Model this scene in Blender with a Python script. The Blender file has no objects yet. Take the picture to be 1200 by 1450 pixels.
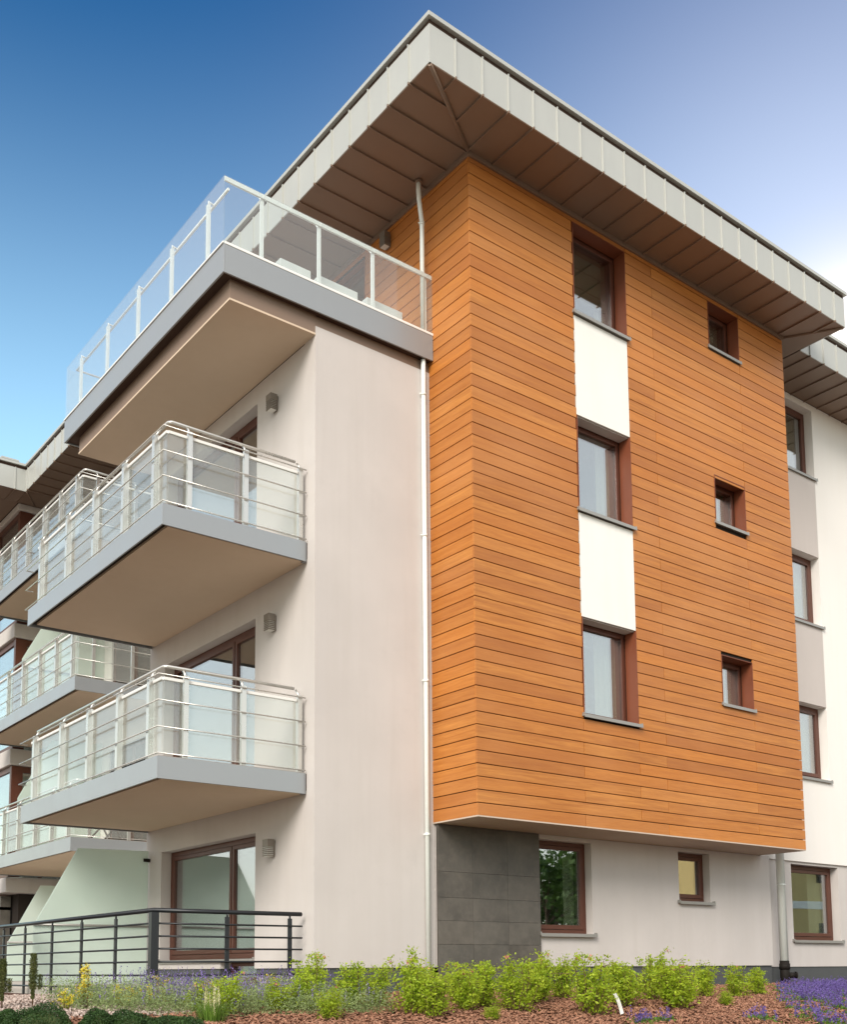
import bpy, math, random
import numpy as np
from mathutils import Vector, Matrix
R = math.radians
scene = bpy.context.scene
COL = scene.collection

# ------------------------------------------------------------------ camera
YAW, PITCH, ROLL = R(-37.39957), R(6.33652), R(-0.37794)
fw = Vector((math.sin(-YAW)*math.cos(PITCH), math.cos(-YAW)*math.cos(PITCH), math.sin(PITCH)))
rt = fw.cross(Vector((0, 0, 1))).normalized()
up = rt.cross(fw)
rt2 = rt*math.cos(ROLL) + up*math.sin(ROLL)
up2 = -rt*math.sin(ROLL) + up*math.cos(ROLL)
cam_d = bpy.data.cameras.new('camera')
cam = bpy.data.objects.new('camera', cam_d)
COL.objects.link(cam)
m = Matrix((rt2, up2, -fw)).transposed().to_4x4()
m.translation = Vector((-8.88322, -10.11373, 1.11681))
cam.matrix_world = m
cam_d.sensor_fit = 'HORIZONTAL'
cam_d.sensor_width = 36.0
cam_d.lens = 1535.09/1200*36
cam_d.shift_x = (600-573.6)/1200
cam_d.shift_y = (1200.6-725)/1200
cam_d.clip_start = 0.1
cam_d.clip_end = 3000
scene.camera = cam

# ------------------------------------------------------------------ light
SUN_DIR = Vector((-0.70, -0.52, 0.60)).normalized()      # towards the sun
sun_d = bpy.data.lights.new('sun', 'SUN')
sun_d.energy = 1.75
sun_d.angle = R(28)
sun_d.color = (1.0, 0.93, 0.84)
sun = bpy.data.objects.new('sun', sun_d)
sun.rotation_euler = SUN_DIR.to_track_quat('Z', 'Y').to_euler()
COL.objects.link(sun)
scene.view_settings.view_transform = 'Standard'
scene.view_settings.look = 'None'
scene.view_settings.exposure = 1.08
scene.view_settings.gamma = 1
scene.view_settings.use_curve_mapping = False
scene.cycles.max_bounces = 10
scene.cycles.transparent_max_bounces = 24

world = bpy.data.worlds.new('World')
scene.world = world
world.use_nodes = True
wn = world.node_tree
wn.nodes.clear()
def WN(t, **k):
    n = wn.nodes.new(t)
    for a, b in k.items(): setattr(n, a, b)
    return n
wl = wn.links.new
def wmath(op, a, b=None, clamp=False):
    n = WN('ShaderNodeMath', operation=op, use_clamp=clamp)
    for i, x in enumerate((a, b)):
        if x is None: continue
        if isinstance(x, (int, float)): n.inputs[i].default_value = x
        else: wl(x, n.inputs[i])
    return n.outputs[0]
def wmix(f, a, b):
    n = WN('ShaderNodeMix', data_type='RGBA')
    wl(f, n.inputs[0])
    for i, x in ((6, a), (7, b)):
        if isinstance(x, tuple): n.inputs[i].default_value = (*x, 1)
        else: wl(x, n.inputs[i])
    return n.outputs[2]
sky = WN('ShaderNodeTexSky', sky_type='NISHITA')
sky.sun_disc = False
sky.sun_elevation = math.asin(SUN_DIR.z)
sky.sun_rotation = math.atan2(SUN_DIR.x, SUN_DIR.y)
sky.altitude = 200
sky.air_density = 1.3
sky.dust_density = 0.6
sky.ozone_density = 2.0
tc = WN('ShaderNodeTexCoord')
def wdot(v):
    n = WN('ShaderNodeVectorMath', operation='DOT_PRODUCT')
    wl(tc.outputs['Generated'], n.inputs[0]); n.inputs[1].default_value = v
    return n.outputs['Value']
BG = 0.11
# pale haze of the sky towards the bright quarter behind the roof end, on the right
gd = Vector((0.77, 0.42, 0.46)).normalized()
g = wmath('MAXIMUM', wdot(gd), 0.0)
g1 = wmath('MULTIPLY', wmath('POWER', g, 24.0), 0.50, True)
sep = WN('ShaderNodeSeparateXYZ'); wl(tc.outputs['Generated'], sep.inputs[0])
el = WN('ShaderNodeMapRange', interpolation_type='SMOOTHSTEP'); wl(sep.outputs[2], el.inputs[0])
el.inputs[1].default_value = 0.38; el.inputs[2].default_value = 0.76
deep = wmix(el.outputs[0], (1.32, 1.45, 1.25), (0.0, 0.28, 0.52))      # the blue deepens with height
mul = WN('ShaderNodeMix', data_type='RGBA', blend_type='MULTIPLY'); mul.inputs[0].default_value = 1
wl(sky.outputs[0], mul.inputs[6]); wl(deep, mul.inputs[7])
col = wmix(g1, mul.outputs[2], (5.2, 5.2, 6.2))
g2 = wmath('MULTIPLY', wmath('POWER', g, 500.0), 0.45, True)
col = wmix(g2, col, (16.0, 12.0, 8.5))
# thin white cloud over the rest of the sky, thickening away from the clear part in view
cd = wmath('MULTIPLY', wdot(Vector((0.55, 0.72, 0.42))), -1.0)
cf = WN('ShaderNodeMapRange', interpolation_type='SMOOTHSTEP')
wl(cd, cf.inputs[0]); cf.inputs[1].default_value = -0.82; cf.inputs[2].default_value = -0.38
cf.inputs[3].default_value = 0.0; cf.inputs[4].default_value = 0.88
nz = WN('ShaderNodeTexNoise'); wl(tc.outputs['Generated'], nz.inputs['Vector'])
nz.inputs['Scale'].default_value = 3.5; nz.inputs['Detail'].default_value = 6
cn = WN('ShaderNodeMapRange'); wl(nz.outputs[0], cn.inputs[0])
cn.inputs[1].default_value = 0.3; cn.inputs[2].default_value = 0.7
cn.inputs[3].default_value = 0.65; cn.inputs[4].default_value = 1.0
col = wmix(wmath('MULTIPLY', cf.outputs[0], cn.outputs[0]), col, (5.6, 5.3, 5.0))
bgn = WN('ShaderNodeBackground'); bgn.inputs[1].default_value = BG
wl(col, bgn.inputs[0])
wo = WN('ShaderNodeOutputWorld'); wl(bgn.outputs[0], wo.inputs[0])

# ------------------------------------------------------------------ materials
MATS = {}
class NT:
    def __init__(s, name):
        s.m = bpy.data.materials.new(name); s.m.use_nodes = True
        s.t = s.m.node_tree; s.t.nodes.clear()
        s.out = s.n('ShaderNodeOutputMaterial')
    def n(s, t, ins=None, **k):
        x = s.t.nodes.new(t)
        for a, b in k.items(): setattr(x, a, b)
        for a, b in (ins or {}).items(): s.set(x, a, b)
        return x
    def set(s, x, a, b):
        if hasattr(b, 'node') and hasattr(b, 'is_output'): s.t.links.new(b, x.inputs[a])
        else:
            sk = x.inputs[a]
            if isinstance(b, tuple) and len(b) == 3 and sk.type == 'RGBA': b = (*b, 1)
            sk.default_value = b
    def surf(s, sh): s.t.links.new(sh, s.out.inputs[0]); return s.m
    def noise(s, scale, detail=4, vec=None, rough=0.55, w=None):
        x = s.n('ShaderNodeTexNoise', {'Scale': scale, 'Detail': detail, 'Roughness': rough})
        if w is not None:
            x.noise_dimensions = '4D'; s.set(x, 'W', w)
        s.set(x, 'Vector', vec if vec is not None else s.obj())
        return x.outputs[0]
    def obj(s):
        return s.n('ShaderNodeTexCoord').outputs['Object']
    def pos(s):
        return s.n('ShaderNodeNewGeometry').outputs['Position']
    def scale(s, v, sc):
        return s.n('ShaderNodeVectorMath', {0: v, 1: sc}, operation='MULTIPLY').outputs[0]
    def rng(s, v, a, b, c, d):
        return s.n('ShaderNodeMapRange', {0: v, 1: a, 2: b, 3: c, 4: d}).outputs[0]
    def mix(s, f, a, b, bt='MIX'):
        x = s.n('ShaderNodeMix', data_type='RGBA', blend_type=bt)
        s.set(x, 0, f); s.set(x, 6, a); s.set(x, 7, b)
        return x.outputs[2]
    def math(s, op, a, b=0.0, clamp=False):
        x = s.n('ShaderNodeMath', {0: a, 1: b}, operation=op); x.use_clamp = clamp
        return x.outputs[0]
    def bump(s, h, st=0.3, dist=0.01):
        return s.n('ShaderNodeBump', {'Strength': st, 'Distance': dist, 'Height': h}).outputs[0]
    def pr(s, **k):
        mp = dict(col='Base Color', rough='Roughness', metal='Metallic', nrm='Normal', spec='Specular IOR Level', coat='Coat Weight')
        return s.n('ShaderNodeBsdfPrincipled', {mp[a]: b for a, b in k.items()}).outputs[0]

def plain(name, c, rough=0.6, metal=0.0, var=0.12, scale=3.0, bump=0.0, bscale=60, spec=0.5):
    s = NT(name)
    n1 = s.noise(scale, 5, s.pos())
    c2 = tuple(x*(1-var) for x in c)
    cc = s.mix(s.rng(n1, 0.3, 0.7, 0, 1), c2, c)
    kw = dict(col=cc, rough=rough, metal=metal, spec=spec)
    if bump: kw['nrm'] = s.bump(s.noise(bscale, 3, s.pos()), bump, 0.004)
    MATS[name] = s.surf(s.pr(**kw)); return MATS[name]

def plaster(name, c, var=0.06):
    s = NT(name)
    p = s.pos()
    blot = s.noise(2.6, 6, p, 0.7)
    big = s.noise(0.9, 4, p); streak = s.noise(1.0, 5, s.scale(p, (5.0, 5.0, 0.35)))
    c1 = s.mix(s.rng(big, 0.3, 0.7, 0, 1), tuple(x*(1-var) for x in c), c)
    c1 = s.mix(s.rng(streak, 0.45, 0.8, 0, 0.5), c1, tuple(x*(1-1.6*var)*f for x, f in zip(c, (1, .985, .96))))
    c1 = s.mix(s.rng(blot, 0.55, 0.75, 0, 0.5), c1, tuple(x*(1-var*1.4) for x in c))
    grain = s.noise(120, 3, p, 0.7)
    c1 = s.mix(s.rng(grain, 0.35, 0.65, 0.0, 0.35), c1, tuple(x*0.9 for x in c))
    b = s.bump(grain, 0.35, 0.004)
    MATS[name] = s.surf(s.pr(col=c1, rough=0.93, nrm=b, spec=0.2)); return MATS[name]

def wood(name):
    s = NT(name)
    rnd = s.n('ShaderNodeObjectInfo').outputs['Random']
    w = s.math('MULTIPLY', rnd, 97.0)
    v = s.scale(s.pos(), (1.1, 1.1, 22.0))
    g1 = s.noise(1.0, 7, v, 0.62, w)
    g2 = s.noise(1.0, 4, s.scale(s.pos(), (4.0, 4.0, 120.0)), 0.6, w)
    g3 = s.noise(0.55, 3, s.scale(s.pos(), (1, 1, 2.0)), 0.5)
    rs = s.rng(rnd, 0, 1, 0.0, 1.0)
    c = s.mix(s.rng(g1, 0.32, 0.70, 0, 1), (0.36, 0.122, 0.024), (0.60, 0.248, 0.058))
    c = s.mix(s.math('MULTIPLY', rs, 0.55), c, (0.55, 0.185, 0.030))
    rs2 = s.math('FRACT', s.math('MULTIPLY', rnd, 7.31))
    c = s.mix(s.rng(rs2, 0.3, 1.0, 0, 0.62), c, (0.34, 0.115, 0.030))
    c = s.mix(s.rng(s.math('FRACT', s.math('MULTIPLY', rnd, 13.7)), 0.7, 1.0, 0, 0.22), c, (0.66, 0.30, 0.09))
    c = s.mix(s.rng(g2, 0.46, 0.72, 0, 0.55), c, (0.35, 0.105, 0.017))
    c = s.mix(s.rng(g3, 0.45, 0.7, 0, 0.28), c, (0.60, 0.27, 0.10))
    b = s.bump(s.math('ADD', g2, g1), 0.25, 0.002)
    MATS[name] = s.surf(s.pr(col=c, rough=s.rng(g1, 0.3, 0.7, 0.42, 0.58), nrm=b, spec=0.35)); return MATS[name]

def metal(name, c, rough=0.45, met=0.3, var=0.06):
    s = NT(name)
    n = s.noise(2.2, 5, s.pos()); n2 = s.noise(1.0, 4, s.scale(s.pos(), (9, 9, 0.8)))
    rnd = s.n('ShaderNodeObjectInfo').outputs['Random']
    cc = s.mix(s.rng(n, 0.3, 0.7, 0, 1), tuple(x*(1-var) for x in c), c)
    cc = s.mix(s.rng(n2, 0.5, 0.8, 0, 0.4), cc, tuple(x*(1-2*var) for x in c))
    cc = s.mix(s.math('MULTIPLY', rnd, 0.35), cc, tuple(x*(1-1.8*var) for x in c))
    MATS[name] = s.surf(s.pr(col=cc, rough=s.rng(n, 0.2, 0.8, rough-0.07, rough+0.1), metal=met,
                             nrm=s.bump(s.noise(1.6, 2, s.pos()), 0.12, 0.02))); return MATS[name]

def stone(name, c):
    s = NT(name)
    rnd = s.n('ShaderNodeObjectInfo').outputs['Random']
    w = s.math('MULTIPLY', rnd, 31.0)
    n = s.noise(1.6, 6, s.pos(), 0.6, w); n2 = s.noise(9, 6, s.pos(), 0.65)
    cc = s.mix(s.rng(n, 0.3, 0.7, 0, 1), tuple(x*0.50 for x in c), tuple(x*1.35 for x in c))
    cc = s.mix(s.math('MULTIPLY', rnd, 0.55), cc, (c[0]*0.80, c[1]*0.86, c[2]*0.90))
    cc = s.mix(s.rng(n2, 0.45, 0.75, 0, 0.45), cc, tuple(x*1.6 for x in c))
    MATS[name] = s.surf(s.pr(col=cc, rough=s.rng(n2, 0.3, 0.7, 0.38, 0.6), nrm=s.bump(n2, 0.3, 0.004), spec=0.45)); return MATS[name]

def glass(name, tint, base, film=0.0, filmc=(0.8, 0.8, 0.8), ior=1.5, mul=1.0):
    s = NT(name)
    ge = s.n('ShaderNodeNewGeometry')
    dt = s.n('ShaderNodeVectorMath', {0: ge.outputs['Normal'], 1: ge.outputs['Incoming']}, operation='DOT_PRODUCT').outputs['Value']
    fr = s.math('ADD', s.math('MULTIPLY', s.math('POWER', s.math('SUBTRACT', 1.0, s.math('ABSOLUTE', dt), True), 5.0), 0.96), 0.04)
    fac = s.math('ADD', s.math('MULTIPLY', fr, mul), base, True)
    tr = s.n('ShaderNodeBsdfTransparent', {0: tint}).outputs[0]
    if film:
        df = s.n('ShaderNodeBsdfDiffuse', {0: filmc}).outputs[0]
        tr = s.n('ShaderNodeMixShader', {0: film, 1: tr, 2: df}).outputs[0]
    wav = s.bump(s.noise(0.8, 2, s.pos()), 0.03, 0.02)
    gl = s.n('ShaderNodeBsdfGlossy', {'Color': (0.95, 0.97, 1.0), 'Roughness': 0.01, 'Normal': wav}).outputs[0]
    MATS[name] = s.surf(s.n('ShaderNodeMixShader', {0: fac, 1: tr, 2: gl}).outputs[0]); return MATS[name]

def leaf(name, a, b, tr=0.45, scale=9.0):
    s = NT(name)
    n = s.noise(scale, 3, s.pos()); n2 = s.noise(70, 1, s.pos())
    f = s.math('ADD', s.math('MULTIPLY', n, 0.55), s.math('MULTIPLY', n2, 0.45))
    c = s.mix(s.rng(f, 0.36, 0.62, 0, 1), a, b)
    d = s.pr(col=c, rough=0.5, spec=0.3)
    t = s.n('ShaderNodeBsdfTranslucent', {0: s.mix(0.5, c, b)}).outputs[0]
    MATS[name] = s.surf(s.n('ShaderNodeMixShader', {0: tr, 1: d, 2: t}).outputs[0]); return MATS[name]

wood('cedar')
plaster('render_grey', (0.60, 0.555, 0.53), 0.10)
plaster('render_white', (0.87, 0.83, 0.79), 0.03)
plaster('render_panel', (0.86, 0.84, 0.80), 0.05)
plaster('render_beige', (0.58, 0.52, 0.49))
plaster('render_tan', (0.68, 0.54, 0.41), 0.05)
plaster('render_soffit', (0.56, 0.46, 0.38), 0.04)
metal('zinc', (0.50, 0.505, 0.475), 0.42, 0.25)
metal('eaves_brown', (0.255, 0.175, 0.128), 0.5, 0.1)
metal('fascia_grey', (0.33, 0.345, 0.36), 0.34, 0.3, 0.03)
metal('white_metal', (0.86, 0.85, 0.82), 0.35, 0.0, 0.02)
metal('steel', (0.66, 0.64, 0.60), 0.28, 0.75, 0.04)
metal('pipe_metal', (0.84, 0.87, 0.83), 0.35, 0.05, 0.05)
metal('sill_metal', (0.34, 0.33, 0.31), 0.42, 0.35)
metal('black_rail', (0.020, 0.022, 0.026), 0.38, 0.2)
plain('black_plastic', (0.014, 0.011, 0.009), 0.7, spec=0.2)
plain('dark_core', (0.022, 0.014, 0.010), 0.9)
plain('joint_brown', (0.06, 0.03, 0.018), 0.85)
plain('frame_brown', (0.105, 0.033, 0.018), 0.42, bump=0.1, scale=8)
plain('lining_red', (0.215, 0.060, 0.026), 0.5, scale=2)
plain('lamp_metal', (0.26, 0.225, 0.19), 0.4, 0.5)
plain('lamp_lens', (0.75, 0.73, 0.68), 0.3)
plain('room_grey', (0.20, 0.185, 0.17), 0.9)
plain('room_light', (0.55, 0.52, 0.46), 0.9)
plain('blind_cloth', (0.22, 0.22, 0.14), 0.9)
plain('paver', (0.50, 0.46, 0.41), 0.9, bump=0.3)
plain('asphalt', (0.12, 0.12, 0.115), 0.95, bump=0.3)
plain('yellow_wall', (0.60, 0.46, 0.20), 0.9)
plain('roof_red', (0.25, 0.09, 0.05), 0.8)
plain('chair_brown', (0.07, 0.035, 0.02), 0.6)
plain('pink_render', (0.62, 0.47, 0.38), 0.9)
plain('white_plastic', (0.80, 0.79, 0.76), 0.5)
plain('stem_brown', (0.13, 0.07, 0.035), 0.8)
plain('stem_green', (0.12, 0.15, 0.05), 0.8)
plain('trunk_bark', (0.10, 0.07, 0.045), 0.9)
stone('slate', (0.105, 0.092, 0.078))
plain('plinth_grey', (0.075, 0.080, 0.082), 0.7, bump=0.15)
glass('window_glass', (0.78, 0.82, 0.80), 0.30, mul=1.0)
glass('rail_glass', (0.93, 0.96, 0.96), 0.0, film=0.07, filmc=(0.84, 0.82, 0.82), mul=0.9)
glass('balcony_glass', (0.93, 0.95, 0.93), 0.04, film=0.10, filmc=(0.86, 0.85, 0.80), mul=1.0)
s = NT('frosted_glass')
n = s.noise(0.7, 3, s.pos())
c = s.mix(s.rng(n, 0.3, 0.7, 0, 1), (0.70, 0.80, 0.73), (0.77, 0.85, 0.79))
d = s.pr(col=c, rough=0.35, spec=0.5)
t = s.n('ShaderNodeBsdfTranslucent', {0: c}).outputs[0]
MATS['frosted_glass'] = s.surf(s.n('ShaderNodeMixShader', {0: 0.4, 1: d, 2: t}).outputs[0])
leaf('leaf_rose', (0.15, 0.27, 0.018), (0.60, 0.72, 0.06), 0.5)
leaf('leaf_mid', (0.06, 0.13, 0.02), (0.20, 0.33, 0.05), 0.35)
leaf('leaf_grey', (0.17, 0.25, 0.09), (0.42, 0.50, 0.22), 0.35)
leaf('leaf_dark', (0.018, 0.045, 0.014), (0.06, 0.12, 0.03), 0.2)
leaf('leaf_conifer', (0.05, 0.075, 0.02), (0.14, 0.15, 0.045), 0.2)
leaf('leaf_tree', (0.03, 0.07, 0.015), (0.09, 0.17, 0.03), 0.3, 1.2)
leaf('petal_yellow', (0.62, 0.48, 0.03), (0.85, 0.72, 0.12), 0.3)
leaf('petal_purple', (0.09, 0.06, 0.24), (0.24, 0.17, 0.48), 0.3)
leaf('petal_lilac', (0.24, 0.17, 0.42), (0.42, 0.32, 0.60), 0.3)
leaf('petal_pink', (0.65, 0.16, 0.14), (0.80, 0.45, 0.35), 0.3)
leaf('flower_cream', (0.55, 0.52, 0.28), (0.70, 0.66, 0.40), 0.3)
leaf('leaf_bronze', (0.07, 0.06, 0.025), (0.15, 0.16, 0.05), 0.3)
s = NT('bark_chips')
rv = s.noise(38, 2, s.pos(), 0.6)
rv2 = s.noise(90, 1, s.pos())
c = s.mix(s.rng(rv, 0.35, 0.62, 0, 1), (0.11, 0.040, 0.022), (0.44, 0.22, 0.14))
c = s.mix(s.rng(rv2, 0.55, 0.7, 0, 0.7), c, (0.55, 0.36, 0.25))
MATS['bark_chips'] = s.surf(s.pr(col=c, rough=0.85, spec=0.2))
s = NT('gravel_stone')
rv = s.noise(30, 2, s.pos(), 0.6)
c = s.mix(s.rng(rv, 0.35, 0.65, 0, 1), (0.22, 0.15, 0.12), (0.62, 0.51, 0.45))
MATS['gravel_stone'] = s.surf(s.pr(col=c, rough=0.85, spec=0.2))
s = NT('soil_and_paving')
p = s.pos()
n1 = s.noise(26, 4, p); n2 = s.noise(0.5, 4, p)
soil = s.mix(s.rng(n1, 0.3, 0.7, 0, 1), (0.045, 0.022, 0.013), (0.14, 0.065, 0.040))
sep = s.n('ShaderNodeSeparateXYZ', {0: p})
far = s.rng(sep.outputs[1], -4.6, -4.2, 1, 0)
far2 = s.rng(sep.outputs[0], -9, -8.6, 1, 0)
pav = s.mix(s.rng(n2, 0.3, 0.7, 0, 1), (0.19, 0.155, 0.12), (0.26, 0.215, 0.17))  # unseen paving beyond the bed, made beige to bounce warm light
c = s.mix(s.math('MAXIMUM', far, far2), soil, pav)
MATS['soil_and_paving'] = s.surf(s.pr(col=c, rough=0.95, nrm=s.bump(n1, 0.6, 0.02), spec=0.1))

# ------------------------------------------------------------------ object helpers
def tag(o, label=None, cat=None, group=None, kind=None):
    if label: o['label'] = label
    if cat: o['category'] = cat
    if group: o['group'] = group
    if kind: o['kind'] = kind
    return o
def empty(name, loc=(0, 0, 0), rz=0, label=None, cat=None, group=None, parent=None):
    o = bpy.data.objects.new(name, None); COL.objects.link(o)
    o.location = loc; o.rotation_euler = (0, 0, rz); o.empty_display_size = 0.2
    if parent: o.parent = parent
    return tag(o, label, cat, group)
BOXF = [(0, 3, 2, 1), (4, 5, 6, 7), (0, 1, 5, 4), (1, 2, 6, 5), (2, 3, 7, 6), (3, 0, 4, 7)]
class MB:
    def __init__(s): s.v = []; s.f = []; s.mi = []; s.cur = 0; s.smooth = set()
    def add(s, vs, fs):
        b = len(s.v); s.v += [tuple(x) for x in vs]
        for f in fs: s.f.append(tuple(b+i for i in f)); s.mi.append(s.cur)
        return s
    def box(s, x0, x1, y0, y1, z0, z1):
        x0, x1 = min(x0, x1), max(x0, x1); y0, y1 = min(y0, y1), max(y0, y1); z0, z1 = min(z0, z1), max(z0, z1)
        return s.add([(x0, y0, z0), (x1, y0, z0), (x1, y1, z0), (x0, y1, z0), (x0, y0, z1), (x1, y0, z1), (x1, y1, z1), (x0, y1, z1)], BOXF)
    def prism(s, poly, z0, z1):            # poly CCW in xy
        n = len(poly)
        vs = [(x, y, z0) for x, y in poly] + [(x, y, z1) for x, y in poly]
        fs = [tuple(range(n-1, -1, -1)), tuple(range(n, 2*n))] + [(i, (i+1) % n, n+(i+1) % n, n+i) for i in range(n)]
        return s.add(vs, fs)
    def tube(s, pts, r, n=8, r2=None, caps=True):
        pts = [Vector(p) for p in pts]; rings = []
        prev = None
        for i, p in enumerate(pts):
            d = (pts[min(i+1, len(pts)-1)] - pts[max(i-1, 0)]).normalized()
            if prev is None:
                a = Vector((0, 0, 1)) if abs(d.z) < 0.9 else Vector((1, 0, 0))
                u = d.cross(a).normalized()
            else:
                u = (prev - d*prev.dot(d)).normalized()
            prev = u
            w = d.cross(u)
            rr = r if r2 is None else r + (r2-r)*i/(len(pts)-1)
            rings.append([p + (u*math.cos(2*math.pi*k/n) + w*math.sin(2*math.pi*k/n))*rr for k in range(n)])
        vs = [q for ring in rings for q in ring]
        fs = []
        for i in range(len(pts)-1):
            for k in range(n):
                fs.append((i*n+k, i*n+(k+1) % n, (i+1)*n+(k+1) % n, (i+1)*n+k))
        b0 = len(s.f)
        s.add(vs, fs)
        s.smooth.update(range(b0, len(s.f)))
        if caps:
            b = len(s.v) - len(vs)
            s.f.append(tuple(b+k for k in range(n-1, -1, -1))); s.mi.append(s.cur)
            s.f.append(tuple(b+(len(pts)-1)*n+k for k in range(n))); s.mi.append(s.cur)
        return s
    def build(s, name, mat, parent=None, bevel=0, label=None):
        me = bpy.data.meshes.new(name)
        me.from_pydata(s.v, [], s.f)
        for mm in (mat if isinstance(mat, (list, tuple)) else [mat]):
            me.materials.append(MATS[mm])
        if any(s.mi): me.polygons.foreach_set('material_index', s.mi)
        if s.smooth:
            sm = [i in s.smooth for i in range(len(s.f))]
            me.polygons.foreach_set('use_smooth', sm)
        me.update()
        o = bpy.data.objects.new(name, me); COL.objects.link(o)
        if parent: o.parent = parent
        if label: o['label'] = label
        if bevel:
            b = o.modifiers.new('bevel', 'BEVEL'); b.width = bevel; b.segments = 2; b.limit_method = 'ANGLE'
        return o
def bx(name, mat, parent, *a, bevel=0, label=None):
    return MB().box(*a).build(name, mat, parent, bevel, label)

# frame helper: 'R' faces (plane y=const; u=x, depth=+y), 'L' faces (plane x=const; u=y, depth=+x)
class Face:
    def __init__(s, kind, plane): s.k = kind; s.p = plane
    def box(s, mb, u0, u1, d0, d1, z0, z1):
        if s.k == 'R': mb.box(u0, u1, s.p+d0, s.p+d1, z0, z1)
        else: mb.box(s.p+d0, s.p+d1, u0, u1, z0, z1)
        return mb
    def bx(s, name, mat, parent, u0, u1, d0, d1, z0, z1, bevel=0, label=None):
        return s.box(MB(), u0, u1, d0, d1, z0, z1).build(name, mat, parent, bevel, label)
    def wall(s, name, mat, parent, u0, u1, z0, z1, d0, d1, holes=(), label=None):
        us = sorted({u0, u1, *[x for h in holes for x in h[:2] if u0 < x < u1]})
        zs = sorted({z0, z1, *[x for h in holes for x in h[2:] if z0 < x < z1]})
        nu, nz_ = len(us)-1, len(zs)-1
        def solid(i, j):
            if i < 0 or j < 0 or i >= nu or j >= nz_: return False
            cu, cz = (us[i]+us[i+1])/2, (zs[j]+zs[j+1])/2
            return not any(h[0] < cu < h[1] and h[2] < cz < h[3] for h in holes)
        def P(u, d, z): return (u, s.p+d, z) if s.k == 'R' else (s.p+d, u, z)
        V = []; F = []
        def quad(*q):
            b = len(V); V.extend(q)
            F.append((b, b+1, b+2, b+3) if s.k == 'R' else (b+3, b+2, b+1, b))
        for i in range(nu):
            for j in range(nz_):
                if not solid(i, j): continue
                a, b_, c_, d_ = us[i], us[i+1], zs[j], zs[j+1]
                quad(P(a, d0, c_), P(b_, d0, c_), P(b_, d0, d_), P(a, d0, d_))
                quad(P(b_, d1, c_), P(a, d1, c_), P(a, d1, d_), P(b_, d1, d_))
                if not solid(i-1, j): quad(P(a, d1, c_), P(a, d0, c_), P(a, d0, d_), P(a, d1, d_))
                if not solid(i+1, j): quad(P(b_, d0, c_), P(b_, d1, c_), P(b_, d1, d_), P(b_, d0, d_))
                if not solid(i, j-1): quad(P(a, d1, c_), P(b_, d1, c_), P(b_, d0, c_), P(a, d0, c_))
                if not solid(i, j+1): quad(P(a, d0, d_), P(b_, d0, d_), P(b_, d1, d_), P(a, d1, d_))
        mb = MB(); mb.add(V, F)
        return mb.build(name, mat, parent, 0, label)

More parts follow.
